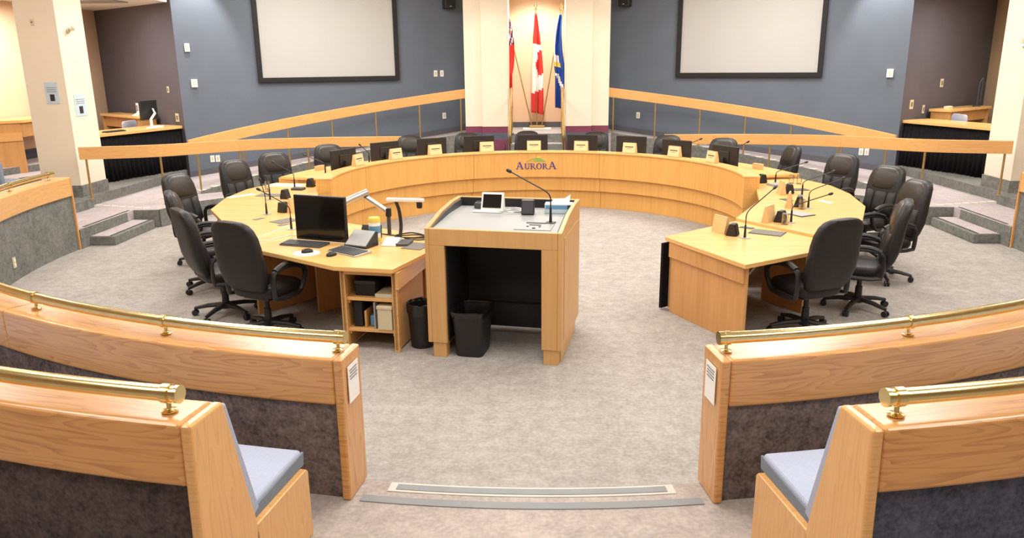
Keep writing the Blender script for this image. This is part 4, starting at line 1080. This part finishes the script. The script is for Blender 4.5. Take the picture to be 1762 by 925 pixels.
# ================================================================== walls: screens, devices
def wall_thing(name, label, cat, s, u, z, group=None):
    p = on_wall(s, u, z, 0.0); return thing(name, label, cat, p, wall_rot(s), group)
for s, nm in SIDES:
    t = wall_thing('projection_screen', 'large black-framed projection screen on the %s blue wall' % nm, 'screen', s, .49, 2.06)
    w, h = 2.86, 1.82
    m = MB(); m.box((0, -.03, h/2), (w-.12, .02, h-.12)); m.build('screen_fabric', M_SCREEN, t)
    for (cx, cz, dx, dz_) in ((0, .045, w, .09), (0, h-.045, w, .09), (-w/2+.045, h/2, .09, h-.18), (w/2-.045, h/2, .09, h-.18)):
        m = MB(); m.box((cx, -.04, cz), (dx, .08, dz_)); m.build('frame_bar', M_BLACK, t, .004)
    t = wall_thing('wall_speaker', 'black wall loudspeaker between %s screen and pilaster' % nm, 'loudspeaker', s, .925, 3.5)
    m = MB(); m.box((0, -.12, .17), (.24, .2, .34)); m.build('cabinet', M_PLASTIC, t, .02)
    m = MB(); m.box((0, -.225, .18), (.2, .012, .28)); m.build('grille', M_BLACK, t, .006)
    m = MB(); m.box((0, -.233, .045), (.04, .004, .015)); m.build('badge', M_SILVER, t)
    m = MB(); m.box((0, -.015, .17), (.08, .03, .12)); m.build('bracket', M_BLACK, t)
def plate(label, s, u, z, w=.07, h=.115, cat='outlet', name='wall_plate', mat=None, d=.012):
    t = wall_thing(name, label, cat, s, u, z)
    m = MB(); m.box((0, -d/2, 0), (w, d, h)); m.build('plate', mat or M_WHITE, t, .003)
    m = MB(); m.box((0, -d-.002, 0), (w*.4, .006, h*.5)); m.build('insert', M_CREAMB, t)
plate('upper white sensor box near the left wall corner', -1, .035, 2.73, .09, .15, 'sensor', 'wall_sensor', None, .04)
plate('lower white thermostat box near the left wall corner', -1, .045, 2.07, .11, .15, 'thermostat', 'thermostat', None, .05)
plate('left switch plate beside the left pilaster', -1, .872, 2.18, .08, .13, 'switch', 'light_switch')
plate('right switch plate beside the left pilaster', -1, .896, 2.18, .08, .13, 'switch', 'light_switch')
plate('outlet plate low on the left blue wall near the pilaster', -1, .90, 1.28, .08, .13)
plate('left one of two outlet plates low at the left wall corner', -1, .075, .61, .08, .13)
plate('right one of two outlet plates low at the left wall corner', -1, .092, .61, .08, .13)
plate('white thermostat box near the right wall corner', 1, .045, 2.13, .11, .15, 'thermostat', 'thermostat', None, .05)
plate('outlet plate low on the right blue wall near the pilaster', 1, .87, 1.26, .08, .13)
plate('left one of two outlet plates low at the right wall corner', 1, .105, .66, .08, .13)
plate('right one of two outlet plates low at the right wall corner', 1, .088, .66, .08, .13)

# brass stair rails and flags
for s, nm in SIDES:
    t = thing('stair_handrail', 'polished brass stair handrail %s of the flags' % nm, 'handrail', (s*.53, 16.5, .95))
    m = MB(); m.tube([(0, .25, .9), (0, 0, .9), (0, -1.35, .05)], .032, 12); m.build('rail_tube', M_BRASS, t, 0, True)
    for y_, z0, z1 in ((.15, 0, .9), (-.35, -.38, .67), (-1.2, -.95, .13)):
        m = MB(); m.tube([(0, y_, z0), (0, y_, z1)], .022, 10); m.build('post', M_BRASS, t, 0, True)
fs = thing('flag_stand', 'low floor stand holding three flag poles', 'flag stand', (0, 17.45, .95))
m = MB(); m.box((0, 0, .015), (.62, .3, .03)); m.build('base', M_WHITEP, fs, .008)
m = MB(); m.box((0, 0, .06), (.34, .1, .06)); m.build('socket_block', M_BRASSD, fs, .01)
def flag(label, x0, x1, z1, cols, fn, hang, L, w0, w1, finial, seed):
    """pole from (x0) at base to (x1,z1); cloth hangs from the top; hang = side offset of the cloth"""
    t = thing('flag', label, 'flag', (x0, 17.45, .98))
    m = MB(); m.tube([(0, 0, 0), (x1-x0, -.02, z1-.98)], .014, 10); m.build('pole', M_BRASSD, t, 0, True)
    m = MB()
    e = (x1-x0, -.02, z1-.98)
    if finial == 'spear': m.lathe([(.012, 0), (.03, .02), (.01, .05), (.045, .08), (.004, .16)], 10, e)
    else: m.lathe([(.014, 0), (.045, .03), (.02, .07), (.05, .1), (.006, .17)], 10, e)
    m.build('finial', M_BRASS, t, 0, True)
    random.seed(seed); nu, nv = 18, 40; vs = []; fs_ = []
    for j in range(nv+1):
        v = j/nv; zc = z1-.98-.06-L*v
        kx = (x1-x0)*(zc/(z1-.98))
        cx = (e[0]+(kx-e[0])*max(0, 1-v*1.6)*1.0)+hang*min(1, v*2.5)
        w = w0+(w1-w0)*min(1, v*1.8)**.8
        for i in range(nu+1):
            u = i/nu
            zz = zc-(.10*w/w1)*u*(1 if hang >= 0 else -1)*.6
            yy = -.05+.055*sin(u*9+v*1.5+seed)*(.3+.7*min(1, v*2))+.02*sin(u*21+v*4)
            vs.append((cx+(u-.5)*w, yy, zz))
    mi = []
    for j in range(nv):
        for i in range(nu):
            fs_.append((j*(nu+1)+i, j*(nu+1)+i+1, (j+1)*(nu+1)+i+1, (j+1)*(nu+1)+i)); mi.append(fn((i+.5)/nu, (j+.5)/nv))
    m = MB(); m.add(vs, fs_); m.mi = mi
    o = m.build('cloth', cols, t, 0, True)
    md = o.modifiers.new('thickness', 'SOLIDIFY'); md.thickness = .004
    return t
def canada(u, v):
    vv = v+.08*(u-.5)
    if vv < .27+.06*u: return 0 if not (u < .3 and vv > .3) else 1
    if vv < .38: return 1
    if vv < .62: return 0 if u > .45+.12*sin(v*34) else 1
    if vv < .77: return 1
    return 0
def ontario(u, v):
    if v < .3:
        k = (u*2.4+v*9) % 1.0
        return 1 if k < .33 else (2 if k > .62 else 0)
    if v > .84 and v < .9: return 3
    return 0
def blueflag(u, v):
    if u < .12 and v < .42: return 1
    if .42 < v < .5 and u < .5: return 1
    if .62 < v < .82 and abs(u-(v-.62)*3.6-.12) < .16: return 1
    if .5 < v < .54 and u < .6: return 2
    return 0
flag('red ensign hanging half behind the left pilaster', -.1, -.66, 3.38, [M_RED, M_WCLOTH, M_NAVY, M_YELLOW], ontario, -.02, 1.98, .1, .3, 'ball', 1)
flag('red and white maple leaf flag in the middle of the niche', 0.0, -.02, 3.47, [M_RED, M_WCLOTH], canada, .03, 2.08, .04, .26, 'spear', 2)
flag('blue municipal flag hanging beside the right pilaster', .1, .52, 3.44, [M_BLUECL, M_WCLOTH, M_YELLOW], blueflag, -.0, 1.95, .06, .24, 'ball', 3)

# ================================================================== alcoves: skirted tables and back counters
for s, nm in SIDES:
    t = thing('skirted_table', 'maple-topped table with a black pleated skirt in the %s alcove' % nm, 'table', (s*7.245, 14.22, .42), s*rad(20.0))
    # top edge runs along y
    m = MB(); m.box((s*.33, 0, .825), (.74, 2.04, .05)); m.build('table_top', M_TOP, t, .004)
    vs = []; n = 120
    for i in range(n+1):
        y = -1.0+2.0*i/n; f = .018*sin(i*1.05)+.008*sin(i*.37)
        vs += [(s*(.02)+s*f*.2, y, .80), (s*(-.0)-s*.02+s*f*1.5, y, .01-.008*sin(i*.13))]
    m = MB(); m.add(vs, [(2*i, 2*i+2, 2*i+3, 2*i+1) for i in range(n)]); o = m.build('pleated_skirt', M_CLOTH, t, 0, True)
    md = o.modifiers.new('thickness', 'SOLIDIFY'); md.thickness = .006
    for yy in (-.95, .95):
        m = MB(); m.box((s*.6, yy, .4), (.04, .04, .8)); m.build('leg', M_PLASTIC, t)
    # back counter along the charcoal wall
    a = math.atan2(2.15, s*2.67)
    t = thing('back_counter', 'maple counter with a deep apron against the %s charcoal wall' % nm, 'counter', (s*8.42, 15.95, .42), a if s > 0 else a-pi)
    m = MB(); m.box((0, 0, 1.0), (1.75, .42, .05)); m.build('counter_top', M_TOP, t, .004)
    m = MB(); m.box((0, -.12, .87), (1.7, .03, .21)); m.build('apron_panel', M_VEN, t, .003)
    for xx in (-.82, .82):
        m = MB(); m.box((xx, 0, .49), (.04, .36, .975)); m.build('end_panel', M_VEN, t)
    # blue chair
    t = thing('task_chair', 'blue-grey task chair behind the %s skirted table' % nm, 'chair', (s*8.05, 14.95, .42))
    m = MB(); m.sbody([(0, 0, .44, .2, .2), (0, 0, .46, .23, .22), (0, 0, .5, .23, .22), (0, 0, .52, .2, .19)], 20, .6); m.build('seat', M_SEATB, t, 0, True)
    rows = [(0, 0, z, w, .025) for z, w in ((.68, .16), (.7, .2), (.84, .22), (.93, .21), (.96, .17))]
    m = MB(); m.sbody(rows, 20, .6); m.v = [(s*-y_-s*.16, x_*1.25, z_) for x_, y_, z_ in m.v]
    m.box((s*-.16, 0, .6), (.02, .06, .24)); m.build('backrest', M_SEATB, t, 0, True)
    m = MB(); m.tube([(0, 0, .05), (0, 0, .44)], .025, 10); m.build('column', M_PLASTIC, t, 0, True)
    for k in range(5):
        b = 2*pi*k/5; m = MB(); m.tube([(0, 0, .07), (.25*cos(b), .25*sin(b), .03)], .022, 8); m.build('leg', M_PLASTIC, t, 0, True)
# left alcove equipment
t = thing('monitor', 'black monitor seen from behind on a white arm, left alcove', 'monitor', (-7.36, 14.75, 1.27))
m = MB(); m.box((-.02, 0, .32), (.05, .46, .36), rad(-12)); m.build('housing', M_PLASTIC, t, .01)
m = MB(); m.tube([(.16, -.3, 0), (.16, -.3, .16)], .025, 10); m.build('arm_post', M_WHITE, t, 0, True)
m = MB(); m.tube([(.16, -.3, .17), (.1, -.0, .26)], .022, 10); m.build('arm_link', M_WHITE, t, 0, True)
m = MB(); m.tube([(.1, 0, .26), (.04, .05, .34)], .022, 10); m.build('arm_link', M_SILVER, t, 0, True)
m = MB(); m.box((.16, -.18, .015), (.14, .42, .03)); m.build('arm_base', M_WHITE, t, .006)
t = thing('keyboard', 'dark keyboard on the left skirted table', 'keyboard', (-7.55, 13.75, 1.27), rad(70))
m = MB(); m.box((0, 0, .01), (.4, .14, .02)); m.build('case', M_PLASTIC, t, .004); m = MB(); m.box((0, 0, .022), (.36, .1, .008)); m.build('key_bed', M_DGREY, t)
t = thing('desk_phone', 'pale calendar card and phone on the left back counter', 'phone', (-7.98, 15.5, 1.445), rad(-39))
m = MB(); m.xprism([(-.08, 0), (.08, 0), (.04, .06)], -.1, .1); m.build('body', M_PAPER, t, .004); m = MB(); m.box((-.05, .03, .14), (.1, .01, .2)); m.build('card', M_PAPER, t, .003)
m = MB(); m.box((-.05, .024, .14), (.07, .004, .12)); m.build('print_block', M_INKG, t)
t = thing('spray_bottle', 'dark bottle with pale label on the left back counter', 'bottle', (-7.83, 15.38, 1.445))
m = MB(); m.lathe([(.035, 0), (.035, .16), (.015, .2), (.015, .24)], 14); m.build('body', M_PAPER, t, 0, True); m = MB(); m.box((0, 0, .26), (.05, .09, .05)); m.build('trigger', M_PLASTIC, t, .005)
# plates on the charcoal walls
def alc_plate(label, s, k, z, w=.08, h=.12, cat='outlet'):
    x, y = lerp((s*6.83, 15.0), (s*9.5, 17.15), k); rz = math.atan2(2.15, s*2.67)
    if s < 0: rz -= pi
    t = thing('wall_plate', label, cat, (x, y, z), rz)
    m = MB(); m.box((0, -.006, 0), (w, .012, h)); m.build('plate', M_CREAMB, t, .003); m = MB(); m.box((0, -.013, 0), (w*.45, .005, h*.5)); m.build('insert', M_MAT, t)
alc_plate('small plate high on the left charcoal wall', -1, .14, 1.95)
alc_plate('cream outlet low on the left charcoal wall', -1, .07, 1.42, .13, .16)
alc_plate('cream outlet near the corner on the right charcoal wall', 1, .10, 1.55, .13, .17)
alc_plate('narrow white plate above the right skirted table', 1, .24, 1.44, .08, .16)
alc_plate('cream plate above the right back counter', 1, .42, 1.92, .12, .16)
t = thing('reading_lamp', 'slim black stand on the right back counter', 'stand', (8.85, 16.2, 1.445))
m = MB(); m.lathe([(.07, 0), (.07, .015), (.015, .03)], 14); m.build('base', M_DGREY, t, 0, True)
m = MB(); m.tube(catmull([(0, 0, .02), (0, 0, .4), (.03, 0, .52), (.06, 0, .56)], 5), .014, 8); m.build('pole', M_DGREY, t, 0, True)
m = MB(); m.tube([(.06, 0, .56), (.06, 0, .1)], .01, 8); m.build('cord', M_DGREY, t, 0, True)
t = thing('small_box', 'small pale box on the right back counter', 'box', (7.95, 15.52, 1.445), rad(39))
m = MB(); m.box((0, 0, .025), (.18, .09, .05)); m.build('carton', M_CREAMB, t, .003); m = MB(); m.box((0, 0, .052), (.18, .03, .003)); m.build('tape', M_PAPER, t)

# far left lobby counter
t = thing('lobby_counter', 'maple counter with panel leg against the peach wall', 'counter', (-8.95, 13.55, .62))
m = MB(); m.prism([(-.5, -.9), (.15, -.35), (.15, .9), (-.5, .9)], .86, .91); m.build('counter_top', M_TOP, t, .004)
m = MB(); m.prism([(-.45, -.78), (.1, -.31), (.1, .9), (.07, .9), (.07, -.29), (-.45, -.74)], .62, .86); m.build('apron_panel', M_VEN, t)
m = MB(); m.prism([(-.4, -.80), (.09, -.36), (.07, -.34), (-.42, -.78)], .0, .86); m.build('panel_leg', M_VEN, t)
m = MB(); m.prism([(-.4, -.83), (.1, -.38), (.09, -.36), (-.41, -.81)], .56, .70); m.build('rail_board', M_OAKL, t)
t = thing('seat_back', 'blue-grey padded seat back cut off by the left frame edge', 'seat', (-7.95, 10.9, .45))
m = MB(); m.box((0, 0, .32), (.5, .08, .64)); m.build('pad', M_PIPE, t, .03, True); m = MB(); m.box((0, .2, .3), (.5, .4, .1)); m.build('cushion', M_PIPE, t, .03)
